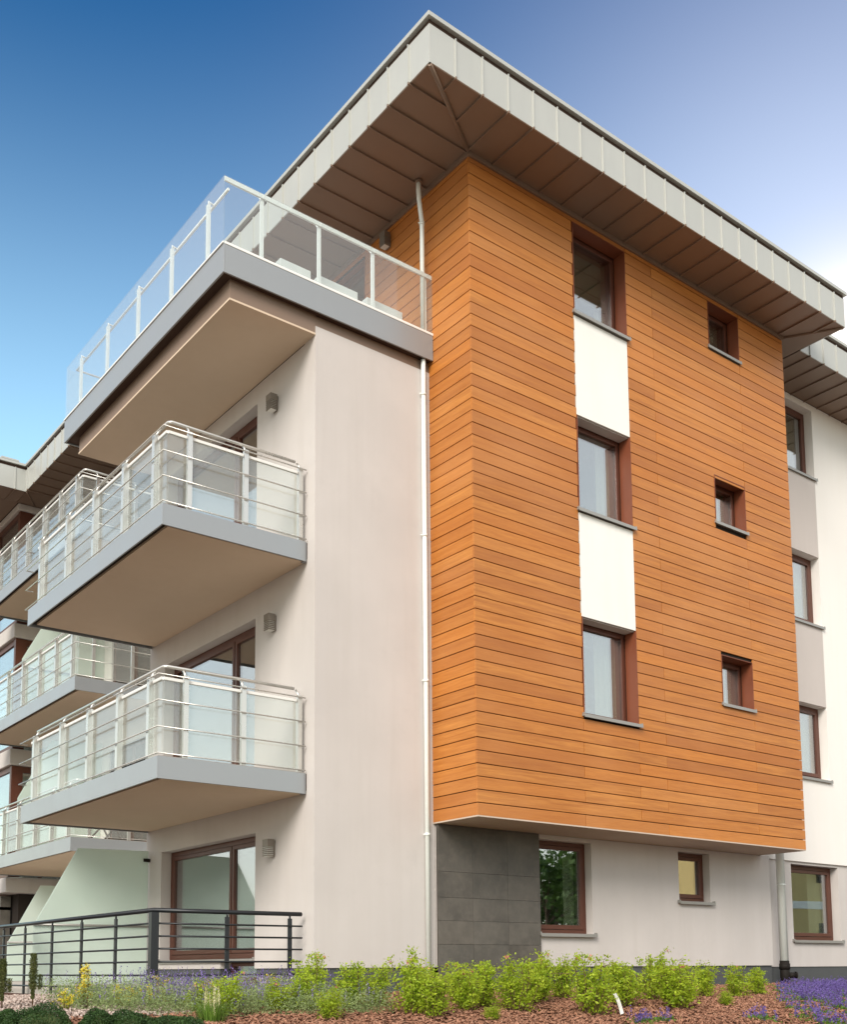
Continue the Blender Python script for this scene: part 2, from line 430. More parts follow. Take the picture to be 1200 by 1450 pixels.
def window(F, parent, u0, u1, z0, z1, rec=0.18, sill=None, lining=None, mull=(), fr=0.06, sash=0.055, room=1.1,
           curtain=None, blind=None, name='window', sillw=0.05, roommat='room_grey', label=None, cutoff=None):
    """framed window filling the hole u0..u1, z0..z1, recessed by rec behind the face"""
    mb = MB(); e = 0.002
    F.box(mb, u0+e, u0+fr, rec, rec+0.07, z0+e, z1-e); F.box(mb, u1-fr, u1-e, rec, rec+0.07, z0+e, z1-e)
    F.box(mb, u0+fr, u1-fr, rec, rec+0.07, z1-fr, z1-e); F.box(mb, u0+fr, u1-fr, rec, rec+0.07, z0+e, z0+fr)
    w = mb.build(name, 'frame_brown', parent, 0.004, label)
    cuts = [u0+fr] + [m_ for m_ in mull] + [u1-fr]
    for a, b in zip(cuts, cuts[1:]):
        a2 = a + (0.012 if a != u0+fr else 0.004); b2 = b - (0.012 if b != u1-fr else 0.004)
        sb = MB(); d0, d1 = rec-0.012, rec+0.055; zb, zt = z0+fr+0.004, z1-fr-0.004
        F.box(sb, a2, a2+sash, d0, d1, zb, zt); F.box(sb, b2-sash, b2, d0, d1, zb, zt)
        F.box(sb, a2+sash, b2-sash, d0, d1, zb, zb+sash*1.15); F.box(sb, a2+sash, b2-sash, d0, d1, zt-sash, zt)
        sb.build('sash', 'frame_brown', w, 0.004)
        F.bx('pane', 'window_glass', w, a2+sash-0.004, b2-sash+0.004, rec+0.018, rec+0.034, zb+sash*1.15-0.004, zt-sash+0.004)
    if sill is not None:
        mb = MB(); F.box(mb, u0-sillw, u1+sillw, -sill, rec-0.014, z0-0.032, z0-0.002)
        F.box(mb, u0-sillw, u0-sillw+0.014, -sill, 0.0-e, z0-0.001, z0+0.016)
        F.box(mb, u1+sillw-0.014, u1+sillw, -sill, 0.0-e, z0-0.001, z0+0.016)
        F.box(mb, u0-sillw, u1+sillw, -sill-0.004, -sill-0.0005, z0-0.05, z0-0.002)
        mb.build('sill', 'sill_metal', w, 0.003)
    if lining:
        mb = MB(); t = 0.012
        F.bx('lining', 'lining_red', w, u0+e, u0+t, -0.004, rec-0.014, z0, z1-e); F.bx('lining', 'lining_red', w, u1-t, u1-e, -0.004, rec-0.014, z0, z1-e)
        F.bx('lining', 'lining_red' if lining != 'sides' else 'render_beige', w, u0+t, u1-t, -0.004 if lining != 'sides' else 0.0338, rec-0.014, z1-t, z1-e)
    # the room behind
    mb = MB(); r0, r1 = rec+0.075, rec+room; g = 0.02
    F.box(mb, u0+0.01, u0+0.01+g, r0, r1, z0, z1); F.box(mb, u1-0.01-g, u1-0.01, r0, r1, z0, z1)
    F.box(mb, u0+0.01+g, u1-0.01-g, r0, r1, z1-g, z1); F.box(mb, u0+0.01+g, u1-0.01-g, r0, r1, z0, z0+g)
    F.box(mb, u0+0.01+g, u1-0.01-g, r1-g, r1, z0+g, z1-g)
    mb.build('room', roommat, w)
    if curtain:
        for a, b in curtain:
            n_ = max(6, int((b-a)/0.03)); vs = []; fs = []
            for i in range(n_+1):
                u = a+(b-a)*i/n_; d = rec+0.16+0.018*math.sin(i*1.9)+0.008*math.sin(i*0.7)
                for z in (z0+0.03, z1-0.03): vs.append((u, F.p+d, z) if F.k == 'R' else (F.p+d, u, z))
            for i in range(n_): fs.append((2*i, 2*i+2, 2*i+3, 2*i+1))
            mb = MB(); mb.add(vs, fs); mb.build('curtain', 'curtain_cloth', w)
    if blind:
        mb = MB(); z = z1-0.08
        while z > blind+0.3: F.box(mb, u0+0.08, u1-0.08, rec+0.11, rec+0.125, z-0.29, z-0.005); z -= 0.3
        F.box(mb, u0+0.08, u1-0.08, rec+0.11, rec+0.125, blind, z-0.005)
        mb.build('roman_blind', 'blind_cloth', w)
    return w
plain('curtain_cloth', (0.62, 0.60, 0.46), 0.9)

# ------------------------------------------------------------------ terrain
HP = [(-7, -.45), (-5.2, -.2), (-3.8, .25), (-2.6, .5), (-1.2, .66), (.8, .8), (1e5, .8)]
def ground(x, y):
    if y <= -7: return -.45
    for (a, b), (c_, d_) in zip(HP, HP[1:]):
        if y <= c_: return b+(d_-b)*(y-a)/(c_-a) if c_ < 1e4 else .8
xs = [-1500, -400, -100, -30] + list(np.arange(-12, 16.01, 0.35)) + [30, 100, 400, 1500]
ys = [-1500, -400, -100, -30, -15, -8, -7] + list(np.arange(-6.8, 2.01, 0.2)) + [4, 8, 15, 30, 100, 400, 1500]
rg = random.Random(5)
vs = [(x, y, ground(x, y) + (rg.uniform(-.018, .018) if -12 < x < 16 and -6 < y < .2 else 0)) for y in ys for x in xs]
nx = len(xs)
fs = [(j*nx+i, j*nx+i+1, (j+1)*nx+i+1, (j+1)*nx+i) for j in range(len(ys)-1) for i in range(nx-1)]
mb = MB(); mb.add(vs, fs); gob = mb.build('ground', 'soil_and_paving'); tag(gob, kind='structure')
gob.data.polygons.foreach_set('use_smooth', [True]*len(gob.data.polygons))

# terrace paving by the building, left
mb = MB(); mb.box(-3.74, -0.05, 1.12, 14.6, 0.55, 0.895); o = mb.build('terrace_paving', 'paver', None, 0.01); tag(o, kind='structure')
# street behind the camera
mb = MB(); mb.box(-60, 60, -19, -13.5, -0.47, -0.444); tag(mb.build('road', 'asphalt'), kind='structure')

# ------------------------------------------------------------------ building
B = empty('apartment_building', (0, 0, 0), 0, 'four storey apartment building with orange timber bay, pale rendered walls and metal balconies', 'building')
ZB, ZT = 3.015, 12.0
PITCHZ = 0.1671
FR = Face('R', 0.0); FL = Face('L', 0.0)
FLS = 2.95
S1 = 4.58
strip = [(S1, 5.97), (S1+FLS, 8.925), (S1+2*FLS, 11.87)]
small = [(5.19, 5.97), (8.14, 8.92), (11.09, 11.87)]
U1, U2, V1, V2 = 1.975, 3.11, 5.11, 5.92
holes = [(U1, U2, a, b) for a, b in strip] + [(V1, V2, a, b) for a, b in small]
bay = FR.wall('timber_bay', 'dark_core', B, 0.03, 7.17, ZB+0.01, 11.99, 0.034, 0.42, holes, 'cedar clad bay projecting over the ground floor')
TD = (2.41, 5.3, 9.82, 11.80)
FL.wall('bay_side', 'dark_core', B, 0.425, 14.6, ZB+0.01, 11.99, 0.034, 0.30, [TD])
bx('bay_end', 'dark_core', B, 7.14, 7.17, 0.425, 1.3, ZB+0.01, 11.99)
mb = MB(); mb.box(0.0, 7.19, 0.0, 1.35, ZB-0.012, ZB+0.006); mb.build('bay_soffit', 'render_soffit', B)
# planks
rp = random.Random(3)
GAP = 0.011
JO = [0.0, 1.965, 3.72, 7.195]; JE = [0.0, 3.12, 5.93, 7.195]
def cut(spans, a, b):
    out = []
    for p, q in spans:
        if b <= p or a >= q: out.append((p, q)); continue
        if a > p: out.append((p, a))
        if b < q: out.append((b, q))
    return out
k = 0; nplank = 0
while True:
    z0 = ZB+k*PITCHZ; z1 = min(z0+PITCHZ, 11.985)
    if z0 > 11.95: break
    zb, zt = z0+GAP*0.5, z1-GAP*0.5
    J = JO if k % 2 == 0 else JE
    spans = [(J[i], J[i+1]-0.010 if i < len(J)-2 else J[i+1]) for i in range(len(J)-1)]
    zm = (zb+zt)/2
    if S1-0.04 < zm < 11.88: spans = cut(spans, U1-0.004, U2+0.004)
    for a, b in small:
        if a-0.03 < zm < b+0.02: spans = cut(spans, V1-0.003, V2+0.003)
    for a, b in spans:
        if b-a < 0.05: continue
        d = rp.uniform(0, 0.0035)
        FR.bx('plank', 'cedar', bay, a, b, d, 0.024, zb, zt, 0.0025); nplank += 1
    sp = [(0.0255, 0.893)] if z1 < 9.45 else [(0.0255, 6.6)]
    if TD[2]-0.03 < zm < TD[3]+0.02: sp = cut(sp, TD[0]-0.003, TD[1]+0.003)
    for a, b in sp:
        d = rp.uniform(0, 0.0035)
        FL.bx('plank', 'cedar', bay, a, b, d, 0.024, zb, zt, 0.0025); nplank += 1
    k += 1
# white panels between the strip windows
for a, b in ((5.972, S1+FLS-0.052), (8.927, S1+2*FLS-0.052)):
    FR.bx('rendered_panel', 'render_panel', bay, U1+0.002, U2-0.002, 0.004, 0.032, a+0.001, b)
for i, (a, b) in enumerate(strip):
    window(FR, B, U1, U2, a, b, 0.22, 0.045, True if i == 2 else 'sides', curtain=[(U2-(0.50, 0.36, 0.30)[i], U2-0.05)], blind=(11.0 if i == 2 else None), fr=0.045, sash=0.04,
           roommat='room_grey', sillw=0.04)
for i, (a, b) in enumerate(small):
    window(FR, B, V1, V2, a, b, 0.22, 0.03, True, curtain=[(V2-0.30, V2-0.05)], fr=0.045, sash=0.04, sillw=0.03)
window(FL, B, *TD, 0.10, None, 'x', mull=(3.35, 4.3), room=1.4, fr=0.07)
# corner trim under the eaves
mb = MB(); mb.box(-0.03, 7.2, -0.03, -0.002, 11.93, 11.998); mb.box(-0.03, -0.002, -0.002, 13.9, 11.93, 11.998)
mb.build('eaves_trim', 'eaves_brown', B)

# front wing, rendered in grey
LW = Face('L', -1.85); FW_ = Face('R', 0.89)
FW_.wall('wing_front_wall', 'render_grey', B, -1.85, 0.03, 1.13, 9.27, 0, 0.26)
bx('shade_band', 'eaves_brown', B, -1.84, 0.03, 0.90, 1.14, 9.272, 9.41)  # brown band along the wall top, standing in for shade under the fascia
lh = [(2.32, 5.2, 1.26, 2.90), (2.37, 5.2, 3.55, 5.82), (2.37, 5.2, 6.50, 8.87)]
lhd = lh + [(2.32, 3.26, 0.91, 1.27)]
LW.wall('wing_side_wall', 'render_grey', B, 1.151, 5.75, 1.13, 9.14, 0, 0.25, lhd)
Face('R', 5.50).wall('wing_back_wall', 'render_grey', B, -1.599, 0.03, 0.8, 9.40, 0.001, 0.25)
mb = MB(); mb.box(-1.83, 0.0, 0.91, 1.14, 0.5, 1.129); mb.box(-1.83, -1.62, 3.30, 5.73, 0.5, 1.129)
mb.box(-1.83, -1.62, 1.141, 2.30, 0.5, 1.129); mb.build('plinth', 'plinth_grey', B)
window(LW, B, 2.32, 5.2, 1.262, 2.90, 0.16, 0.03, None, mull=(3.24,), room=1.0, fr=0.075, name='window', sillw=0)
window(LW, B, 2.33, 3.25, 0.915, 1.256, 0.16, None, None, room=1.0, fr=0.05, sash=0.04, name='door_panel')
for z0, z1 in ((3.55, 5.82), (6.50, 8.87)):
    window(LW, B, 2.37, 5.2, z0+0.002, z1, 0.16, None, None, mull=(3.22,), room=1.0, fr=0.075, name='balcony_door')

# ground floor under the bay
GW = Face('R', 0.86)
g1 = (1.885, 2.97, 1.60, 2.935); g2 = (4.97, 5.76, 2.15, 2.94)
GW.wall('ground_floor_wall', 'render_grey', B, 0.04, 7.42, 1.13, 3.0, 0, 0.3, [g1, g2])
window(GW, B, *g1, 0.13, 0.06, None, fr=0.06, room=1.3, curtain=[(2.66, 2.86)], sillw=0.03)
window(GW, B, *g2, 0.13, 0.06, None, fr=0.06, room=1.3, sillw=0.05)
mb = MB(); mb.box(1.9, 7.40, 0.885, 1.1, 0.5, 1.129); mb.build('plinth', 'plinth_grey', B)
rows = [0.60, 0.83, 1.134, 1.427, 1.735, 2.039, 2.38, 3.0]
colx = [0.02, 0.617, 1.253, 1.868]
mb = MB(); mb.box(0.025, 1.86, 0.842, 0.859, 0.6, 2.995); sc_ = mb.build('stone_cladding', 'dark_core', B, label='dark grey stone cladding beside the pale downpipe')
for j in range(len(rows)-1):
    for i in range(3):
        d = rp.uniform(0, 0.005)
        bx('stone_panel', 'slate', sc_, colx[i]+0.0015, colx[i+1]-0.0015, 0.818+d, 0.841, rows[j]+0.0015, rows[j+1]-0.0015, bevel=0.001)

# white wing on the right
RU = Face('R', 1.0); RL = Face('R', 1.035)
rw = [(S1-0.02, 5.965), (S1+FLS, 8.9), (S1+2*FLS, 11.87)]
RU.wall('right_wing_wall', 'render_white', B, 7.18, 20.0, 2.985, 11.99, 0, 0.3, [(8.35, 9.675, a, b) for a, b in rw], 'bright white rendered wall right of the timber bay')
for a, b in rw: window(RU, B, 8.35, 9.675, a, b, 0.17, 0.04, None, fr=0.075, curtain=[(9.25, 9.57)], sillw=0.05)
for a, b in ((5.967, S1+FLS-0.052), (8.902, S1+2*FLS-0.052)):
    RU.bx('rendered_panel', 'render_beige', B, 8.352, 9.673, -0.004, 0.012, a, b)
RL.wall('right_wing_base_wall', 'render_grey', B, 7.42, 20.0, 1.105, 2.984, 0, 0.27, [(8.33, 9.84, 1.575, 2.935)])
window(RL, B, 8.33, 9.84, 1.577, 2.933, 0.15, 0.05, None, fr=0.07, room=1.3, curtain=[(9.3, 9.72)], sillw=0.05)
mb = MB(); mb.box(7.43, 20, 1.05, 1.28, 0.5, 1.104); mb.build('plinth', 'plinth_grey', B)

# middle section (set back) and rear wing
mh = [(9.5, 11.9, z+0.05, z+2.3) for z in (0.9, 3.5, 6.45)] + [(7.0, 8.2, z+0.05, z+2.3) for z in (3.5, 6.45)]
Face('L', 0.0).wall('middle_wall', 'render_white', B, 5.751, 14.6, 0.8, 9.45, -0.012, 0.03, mh)
FM = Face('L', 0.02)
for (a, b, c_, d_) in mh: window(FM, B, a, b, c_+0.002, d_-0.002, 0.02, None, None, mull=((a+b)/2,), room=0.9, name='balcony_door')
RX = Face('L', -1.26); RY = Face('R', 14.65)
for zt, hgt in ((12.0, 0.16), (9.12, 0.34), (6.17, 0.38), (3.22, 0.34)):
    mb = MB(); mb.prism([(-1.26, 14.65), (0.3, 14.65), (0.3, 25), (-1.26, 25)], zt-hgt, zt-0.002)
    mb.build('floor_band', 'render_grey', B, 0.02)
for z0, z1 in ((9.14, 11.83), (6.18, 8.77), (3.24, 5.78)):
    mb = MB()
    mb.box(-1.20, -0.94, 14.70, 14.82, z0, z1); mb.box(-0.94, 0.3, 14.72, 14.80, z1-0.14, z1); mb.box(-1.18, -1.10, 14.82, 24, z1-0.12, z1)
    for y in (16.3, 18.1, 20): mb.box(-1.19, -1.09, y, y+0.12, z0, z1-0.12)
    mb.box(-1.18, -1.10, 14.82, 24, z0, z0+0.1); mb.box(-0.5, -0.42, 14.73, 14.8, z0, z1-0.14)
    w_ = mb.build('corner_window', 'frame_brown', B)
    mb = MB(); mb.box(-1.15, -1.135, 14.82, 24, z0+0.1, z1-0.12); mb.box(-0.94, 0.28, 14.75, 14.765, z0, z1-0.14)
    mb.build('pane', 'window_glass', w_)
    mb = MB(); mb.box(-0.7, 0.2, 15.3, 24, z0, z1); mb.build('room', 'room_light', w_)
mb = MB(); mb.box(-0.85, 0.25, 15.0, 24.5, 0.8, 2.88); mb.build('recessed_base', 'dark_core', B)
for z0 in (0.8, 1.25, 1.7, 2.15, 2.52):
    bx('stone_panel', 'slate', B, -1.13, -0.9, 15.4, 15.6, z0, min(z0+0.44, 2.84))
mb = MB(); mb.box(-2.6, -1.2, 18.0, 18.4, 2.3, 2.75); mb.build('porch_beam', 'pink_render', B)
mb = MB(); mb.box(-2.55, -1.25, 18.1, 18.3, 0.8, 2.29); mb.build('porch_gate', 'dark_core', B)
# core filling so that no light passes through
mb = MB(); mb.box(2.0, 19.8, 2.6, 24, 0.8, 11.98); mb.build('inner_core', 'dark_core', B)
mb = MB(); mb.box(-1.55, 0.0, 1.16, 5.49, 9.20, 9.395); mb.build('wing_roof_slab', 'dark_core', B)

# ------------------------------------------------------------------ roof
ROOF = MB().prism([(-1.29, -0.79), (7.77, -0.79), (7.77, 0.07), (20.5, 0.07), (20.5, 25), (-3.4, 25), (-3.4, 13.99), (-1.29, 13.99)], 12.012, 12.60)
roof = ROOF.build('roof', 'dark_core', B)
ZS = 12.0
def run(axis, const, a, b, sign, first, step, inner, hipa=0, hipb=0, other=None):
    """fascia panels, seams and soffit strips of one eaves run; sign: outward direction; inner: wall side coordinate"""
    seams = []
    x = first
    while x < b-0.12: seams.append(x); x += step
    edges = [a]+seams+[b]
    F = Face('R', const) if axis == 'x' else Face('L', const)
    for p, q in zip(edges, edges[1:]):
        F.bx('fascia_panel', 'zinc', roof, p+0.004, q-0.004, 0.0, 0.018, ZS-0.005, 12.505)
        w0, w1 = 0.02, inner
        def lim(u):      # where the soffit strip begins/ends because of hips
            return w1
        # soffit strip as quad clipped by hips
        def depth(u):
            d = inner
            if hipa: d = min(d, max(0.0, (u-a)*hipa))
            if hipb: d = min(d, max(0.0, (b-u)*hipb))
            return d
        us = sorted({p, q, *[v_ for v_ in ((a+inner/hipa) if hipa else p, (b-inner/hipb) if hipb else q) if p < v_ < q]})
        poly = [(u, 0.019) for u in us] + [(u, max(0.02, depth(u))) for u in reversed(us)]
        if axis == 'x': P2 = [(u, const+d) for u, d in poly]
        else: P2 = [(const+d, u) for u, d in poly][::-1]
        MB().prism(P2, ZS-0.001, ZS+0.011).build('soffit_panel', 'eaves_brown', roof)
    for u in seams:
        F.bx('seam', 'zinc', roof, u-0.007, u+0.007, -0.020, -0.0005, ZS-0.008, 12.513)
        dd = inner
        if hipa: dd = min(dd, (u-a)*hipa)
        if hipb: dd = min(dd, (b-u)*hipb)
        if dd > 0.05: F.bx('soffit_seam', 'eaves_brown', roof, u-0.011, u+0.011, -0.02, dd, ZS-0.028, ZS-0.0015)
    F.bx('shadow_gap', 'joint_brown', roof, a+0.01, b, 0.015, 0.03, 12.506, 12.575)
run('x', -0.83, -1.33, 7.81, -1, -0.923, 0.4425, 0.83, 0.83/1.33, 0.83/0.60)
run('y', -1.33, -0.83, 13.95, -1, -0.422, 0.431, 1.33, 1.33/0.83, 0)
run('x', 0.03, 7.82, 20.4, -1, 8.1, 0.4425, 0.97)
run('x', 13.95, -3.4, -1.31, -1, -2.95, 0.46, 0.7)
# right return of the main roof
MB().prism([(7.79, -0.829), (7.808, -0.829), (7.808, 0.03), (7.79, 0.03)], ZS-0.005, 12.515).build('fascia_panel', 'zinc', roof)
MB().prism([(7.2, 0.0), (7.788, -0.81), (7.788, 1.0), (7.2, 1.0)], ZS-0.001, ZS+0.011).build('soffit_panel', 'eaves_brown', roof)
MB().tube([(-1.31, -0.81, ZS-0.012), (-0.02, -0.02, ZS-0.012)], 0.028, 6).build('hip_seam', 'eaves_brown', roof)
MB().tube([(7.79, -0.81, ZS-0.012), (7.2, 0.0, ZS-0.012)], 0.022, 6).build('hip_seam', 'eaves_brown', roof)
MB().tube([(-1.31, 13.93, ZS-0.010), (-0.9, 14.6, ZS-0.010)], 0.02, 6).build('hip_seam', 'eaves_brown', roof)
MB().prism([(-3.4, 14.66), (-1.27, 14.66), (-1.27, 25), (-3.4, 25)], ZS-0.001, ZS+0.011).build('soffit_panel', 'eaves_brown', roof)
MB().prism([(-1.3, 13.96), (0.05, 13.96), (0.05, 14.66), (-1.3, 14.66)], ZS-0.002, ZS+0.0105).build('soffit_panel', 'eaves_brown', roof)
cp = MB(); z0, z1 = 12.572, 12.63
cp.prism([(-1.37, -0.87), (7.85, -0.87), (7.85, 0.0), (7.75, 0.05), (7.75, -0.77), (-1.27, -0.77), (-1.27, 13.90), (-1.37, 13.90)], z0, z1)
cp.prism([(-3.4, 13.905), (-1.27, 13.905), (-1.27, 14.0), (-3.4, 14.0)], z0, z1)
cp.prism([(7.855, -0.01), (20.5, -0.01), (20.5, 0.09), (7.855, 0.09)], z0, z1)
cp.build('roof_edge_cap', 'zinc', roof, 0.004)
mb = MB(); mb.box(-1.75, -1.45, 14.3, 14.6, 12.6, 12.80); mb.box(-1.80, -1.40, 14.25, 14.65, 12.80, 12.84); mb.build('roof_vent', 'zinc', roof)

# ------------------------------------------------------------------ balconies
def balcony(x0, x1, y0, y1, zt, zb, posts_l, posts_f, label, tip=0.45):
    """cantilevered balcony, long side on x=x0 (left), front on y=y0"""
    t = 0.02
    mb = MB(); mb.box(x0+t, x1, y0+t, y1-t, zb+0.045, zt-0.004)
    bal = mb.build('balcony', 'dark_core', B, label=label)
    mb = MB(); mb.box(x0, x0+t, y0, y1, zb, zt); mb.box(x0+t, x1-0.05, y0, y0+t, zb, zt); mb.box(x0+t, x1, y1-t, y1, zb, zt)
    # rounded end against the wall
    mb.prism([(x1-0.05, y0), (x1-0.02, y0+0.008), (x1-0.005, y0+0.03), (x1-0.005, y0+0.09), (x1-0.05, y0+0.09)], zb, zt)
    mb.build('fascia', 'fascia_grey', bal, 0.002)
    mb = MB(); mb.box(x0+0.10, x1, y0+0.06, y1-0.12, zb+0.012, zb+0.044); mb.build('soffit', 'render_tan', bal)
    mb = MB(); mb.box(x0+0.03, x1, y0+0.03, y1-0.03, zt-0.003, zt+0.012); mb.build('deck', 'paver', bal)
    H = zt+0.975
    for y in posts_l:
        mb = MB(); mb.box(x0+0.030, x0+0.105, y-0.012, y+0.012, zt+0.012, H)
        mb.box(x0+0.028, x0+0.034, y-0.034, y+0.034, zt+0.012, H)
        mb.tube([(x0+0.06, y, H-0.03), (x0+0.09, y, H+0.05), (x0+0.13, y, H+0.085)], 0.014, 6); mb.build('post', 'steel', bal)
    for x in posts_f:
        mb = MB(); mb.box(x-0.012, x+0.012, y0+0.030, y0+0.105, zt+0.012, H)
        mb.box(x-0.030, x+0.030, y0+0.028, y0+0.034, zt+0.012, H)
        mb.tube([(x, y0+0.06, H-0.03), (x, y0+0.09, H+0.05), (x, y0+0.13, H+0.085)], 0.014, 6); mb.build('post', 'steel', bal)
    for z in (0.036, 0.34, 0.645, 0.945):
        zz = zt+z; a = x0+0.008; b_ = y0+0.008
        mb = MB(); mb.tube([(x0+0.12, y1+0.15, zz), (a, y1+0.15, zz), (a, b_, zz), (x1-0.02, b_, zz)], 0.0085, 6)
        mb.build('rod', 'steel', bal)
    hx, hy = x0+0.13, y0+0.13
    mb = MB(); mb.tube([(hx, posts_l[-1]+0.12, zt+1.075), (hx, hy+0.03, zt+1.075), (hx+0.03, hy, zt+1.075), (x1-0.12, hy, zt+1.075)], 0.020, 10)
    mb.build('handrail', 'steel', bal)
    ed = [y0+0.065]+list(posts_l[0:])
    gl = x0+0.085
    ys_ = sorted(posts_l)
    pr_ = [(y0+0.09, ys_[0]-0.03)] + [(a+0.03, b-0.03) for a, b in zip(ys_, ys_[1:])] + ([(ys_[-1]+0.03, y1-0.15)] if y1-0.15-ys_[-1] > 0.2 else [])
    for a, b in pr_:
        if b-a < 0.08: continue
        bx('glass_panel', 'balcony_glass', bal, gl, gl+0.010, a, b, zt+0.06, zt+0.90)
        mb = MB(); mb.box(gl-0.012, gl+0.022, a, b, zt+0.90, zt+0.935); mb.build('glass_clamp_bar', 'white_metal', bal)
    xs_ = sorted(posts_f); gy = y0+0.085
    pr_ = [(x0+0.10, xs_[0]-0.02)] + [(a+0.02, b-0.02) for a, b in zip(xs_, xs_[1:])]
    if x1-xs_[-1] > 0.3: pr_.append((xs_[-1]+0.02, x1-0.05))
    for a, b in pr_:
        bx('glass_panel', 'balcony_glass', bal, a, b, gy, gy+0.010, zt+0.06, zt+0.90)
        mb = MB(); mb.box(a, b, gy-0.012, gy+0.022, zt+0.90, zt+0.935); mb.build('glass_clamp_bar', 'white_metal', bal)
    return bal
PL = [1.40, 2.30, 3.27, 4.26, 5.34]
balcony(-3.825, -1.852, 1.05, 5.70, 6.455, 6.20, PL, [-3.47, -2.72, -1.94], 'cantilevered balcony on the third level, grey edge and steel rail')
balcony(-3.83, -1.852, 1.05, 5.72, 3.505, 3.25, PL, [-3.47, -2.72, -1.94], 'cantilevered balcony on the second level, grey edge and steel rail')
PM = [9.13, 10.0, 10.93, 11.93, 12.88, 13.86]
for zt, lb in ((9.40, 'top balcony of the set back middle section'), (6.45, 'middle balcony of the set back section, green screens behind'), (3.50, 'lowest balcony of the set back section, above the frosted screens')):
    balcony(-1.94, -0.02, 8.83, 14.60, zt, zt-0.25, PM, [-1.58, -0.82, -0.10], lb)
    zf = zt+0.012
    if zt < 9:
        mb = MB(); vs = [(-1.12, 12.30, zf+2.45), (-0.02, 12.30, zf+2.5), (-0.02, 12.30, zf), (-1.80, 12.30, zf), (-1.80, 12.30, zf+1.15)]
        vs += [(x, 12.314, z) for x, y, z in vs]
        mb.add(vs, [(4, 3, 2, 1, 0), (5, 6, 7, 8, 9)] + [(i, (i+1) % 5, 5+(i+1) % 5, 5+i) for i in range(5)])
        p_ = mb.build('privacy_screen', 'frosted_glass', B)
        mb = MB(); mb.tube([(-1.80, 12.27, zf+0.98), (-0.05, 12.27, zf+0.98)], 0.02, 8); mb.build('screen_bar', 'sill_metal', p_)

# roof terrace over the front wing
mb = MB(); mb.box(-3.19, -0.005, 0.82, 6.07, 9.42, 9.755)
ter = mb.build('roof_terrace', 'joint_brown', B, label='roof terrace with deep grey edge and glass balustrade')
mb = MB(); mb.box(-3.22, -3.195, 0.79, 6.10, 9.40, 9.763); mb.box(-3.195, -0.002, 0.79, 0.815, 9.40, 9.763); mb.box(-3.195, 0, 6.075, 6.10, 9.40, 9.763)
mb.build('fascia', 'fascia_grey', ter, 0.003)
mb = MB(); mb.box(-3.19, 0, 0.82, 6.07, 9.756, 9.775); mb.build('deck', 'paver', ter)
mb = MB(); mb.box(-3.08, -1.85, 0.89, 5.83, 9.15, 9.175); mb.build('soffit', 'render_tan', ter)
mb = MB(); mb.box(-3.074, -1.841, 0.896, 5.82, 9.176, 9.419); mb.build('shade_band', 'eaves_brown', ter)  # brown slab sides, the fascia's shade put into their colour
for x in (-2.67, -1.83, -0.98, -0.10):
    bx('post', 'white_metal', ter, x-0.022, x+0.022, 0.835, 0.865, 9.764, 10.60)
for y in (1.32, 2.36, 3.43, 4.53, 5.59):
    bx('post', 'white_metal', ter, -3.175, -3.145, y-0.022-0.012, y+0.022+0.012, 9.764, 10.60)
for x0, x1 in ((-3.215, -2.675), (-2.665, -1.835), (-1.825, -0.985), (-0.975, 0.03)):
    bx('glass_panel', 'rail_glass', ter, x0+0.001, x1, 0.80, 0.812, 9.78, 10.655)
for y0, y1 in ((0.815, 1.315), (1.325, 2.355), (2.365, 3.425), (3.435, 4.525), (4.535, 5.585), (5.595, 6.09)):
    bx('glass_panel', 'rail_glass', ter, -3.215, -3.203, y0, y1, 9.78, 10.655)
bx('glass_panel', 'rail_glass', ter, -3.20, -1.0, 6.06, 6.072, 9.78, 10.62)
mb = MB(); mb.box(-3.2, 0.02, 0.813, 0.835, 10.60, 10.655); mb.build('clamp_rail', 'white_metal', ter)
mb = MB(); mb.box(-3.2, 0.02, 0.785, 0.799, 9.764, 9.795); mb.box(-3.235, -3.217, 0.785, 6.1, 9.764, 9.785); mb.build('base_rail', 'white_metal', ter)
mb = MB(); mb.tube([(-0.02, 0.93, 10.70), (-3.07, 0.93, 10.70)], 0.017, 8); mb.tube([(-3.08, 0.95, 10.62), (-3.08, 6.0, 10.62), (-0.9, 6.0, 10.62)], 0.019, 8); mb.build('handrail', 'white_metal', ter)
mb = MB()
for x in (-2.67, -1.83, -0.98): mb.tube([(x, 0.85, 10.58), (x, 0.93, 10.70)], 0.013, 6)
for y in (1.32, 2.36, 3.43, 4.53, 5.59): mb.tube([(-3.16, y, 10.58), (-3.16, y, 10.64), (-3.08, y, 10.62)], 0.013, 6)
mb.build('rail_bracket', 'white_metal', ter)
for i, (x0, x1, lb) in enumerate(((-2.30, -1.84, 'low white planter box behind the terrace glass, the left of three'), (-1.72, -1.10, 'long low white planter box behind the terrace glass, the middle of three'), (-0.95, -0.35, 'low white planter box behind the terrace glass, nearest the downpipe'))):
    o = MB().box(x0, x1, 1.02, 1.40, 9.777, 10.09).build('planter_box', 'white_plastic', None, 0.008); tag(o, lb, 'planter', 'white planter boxes on the roof terrace')

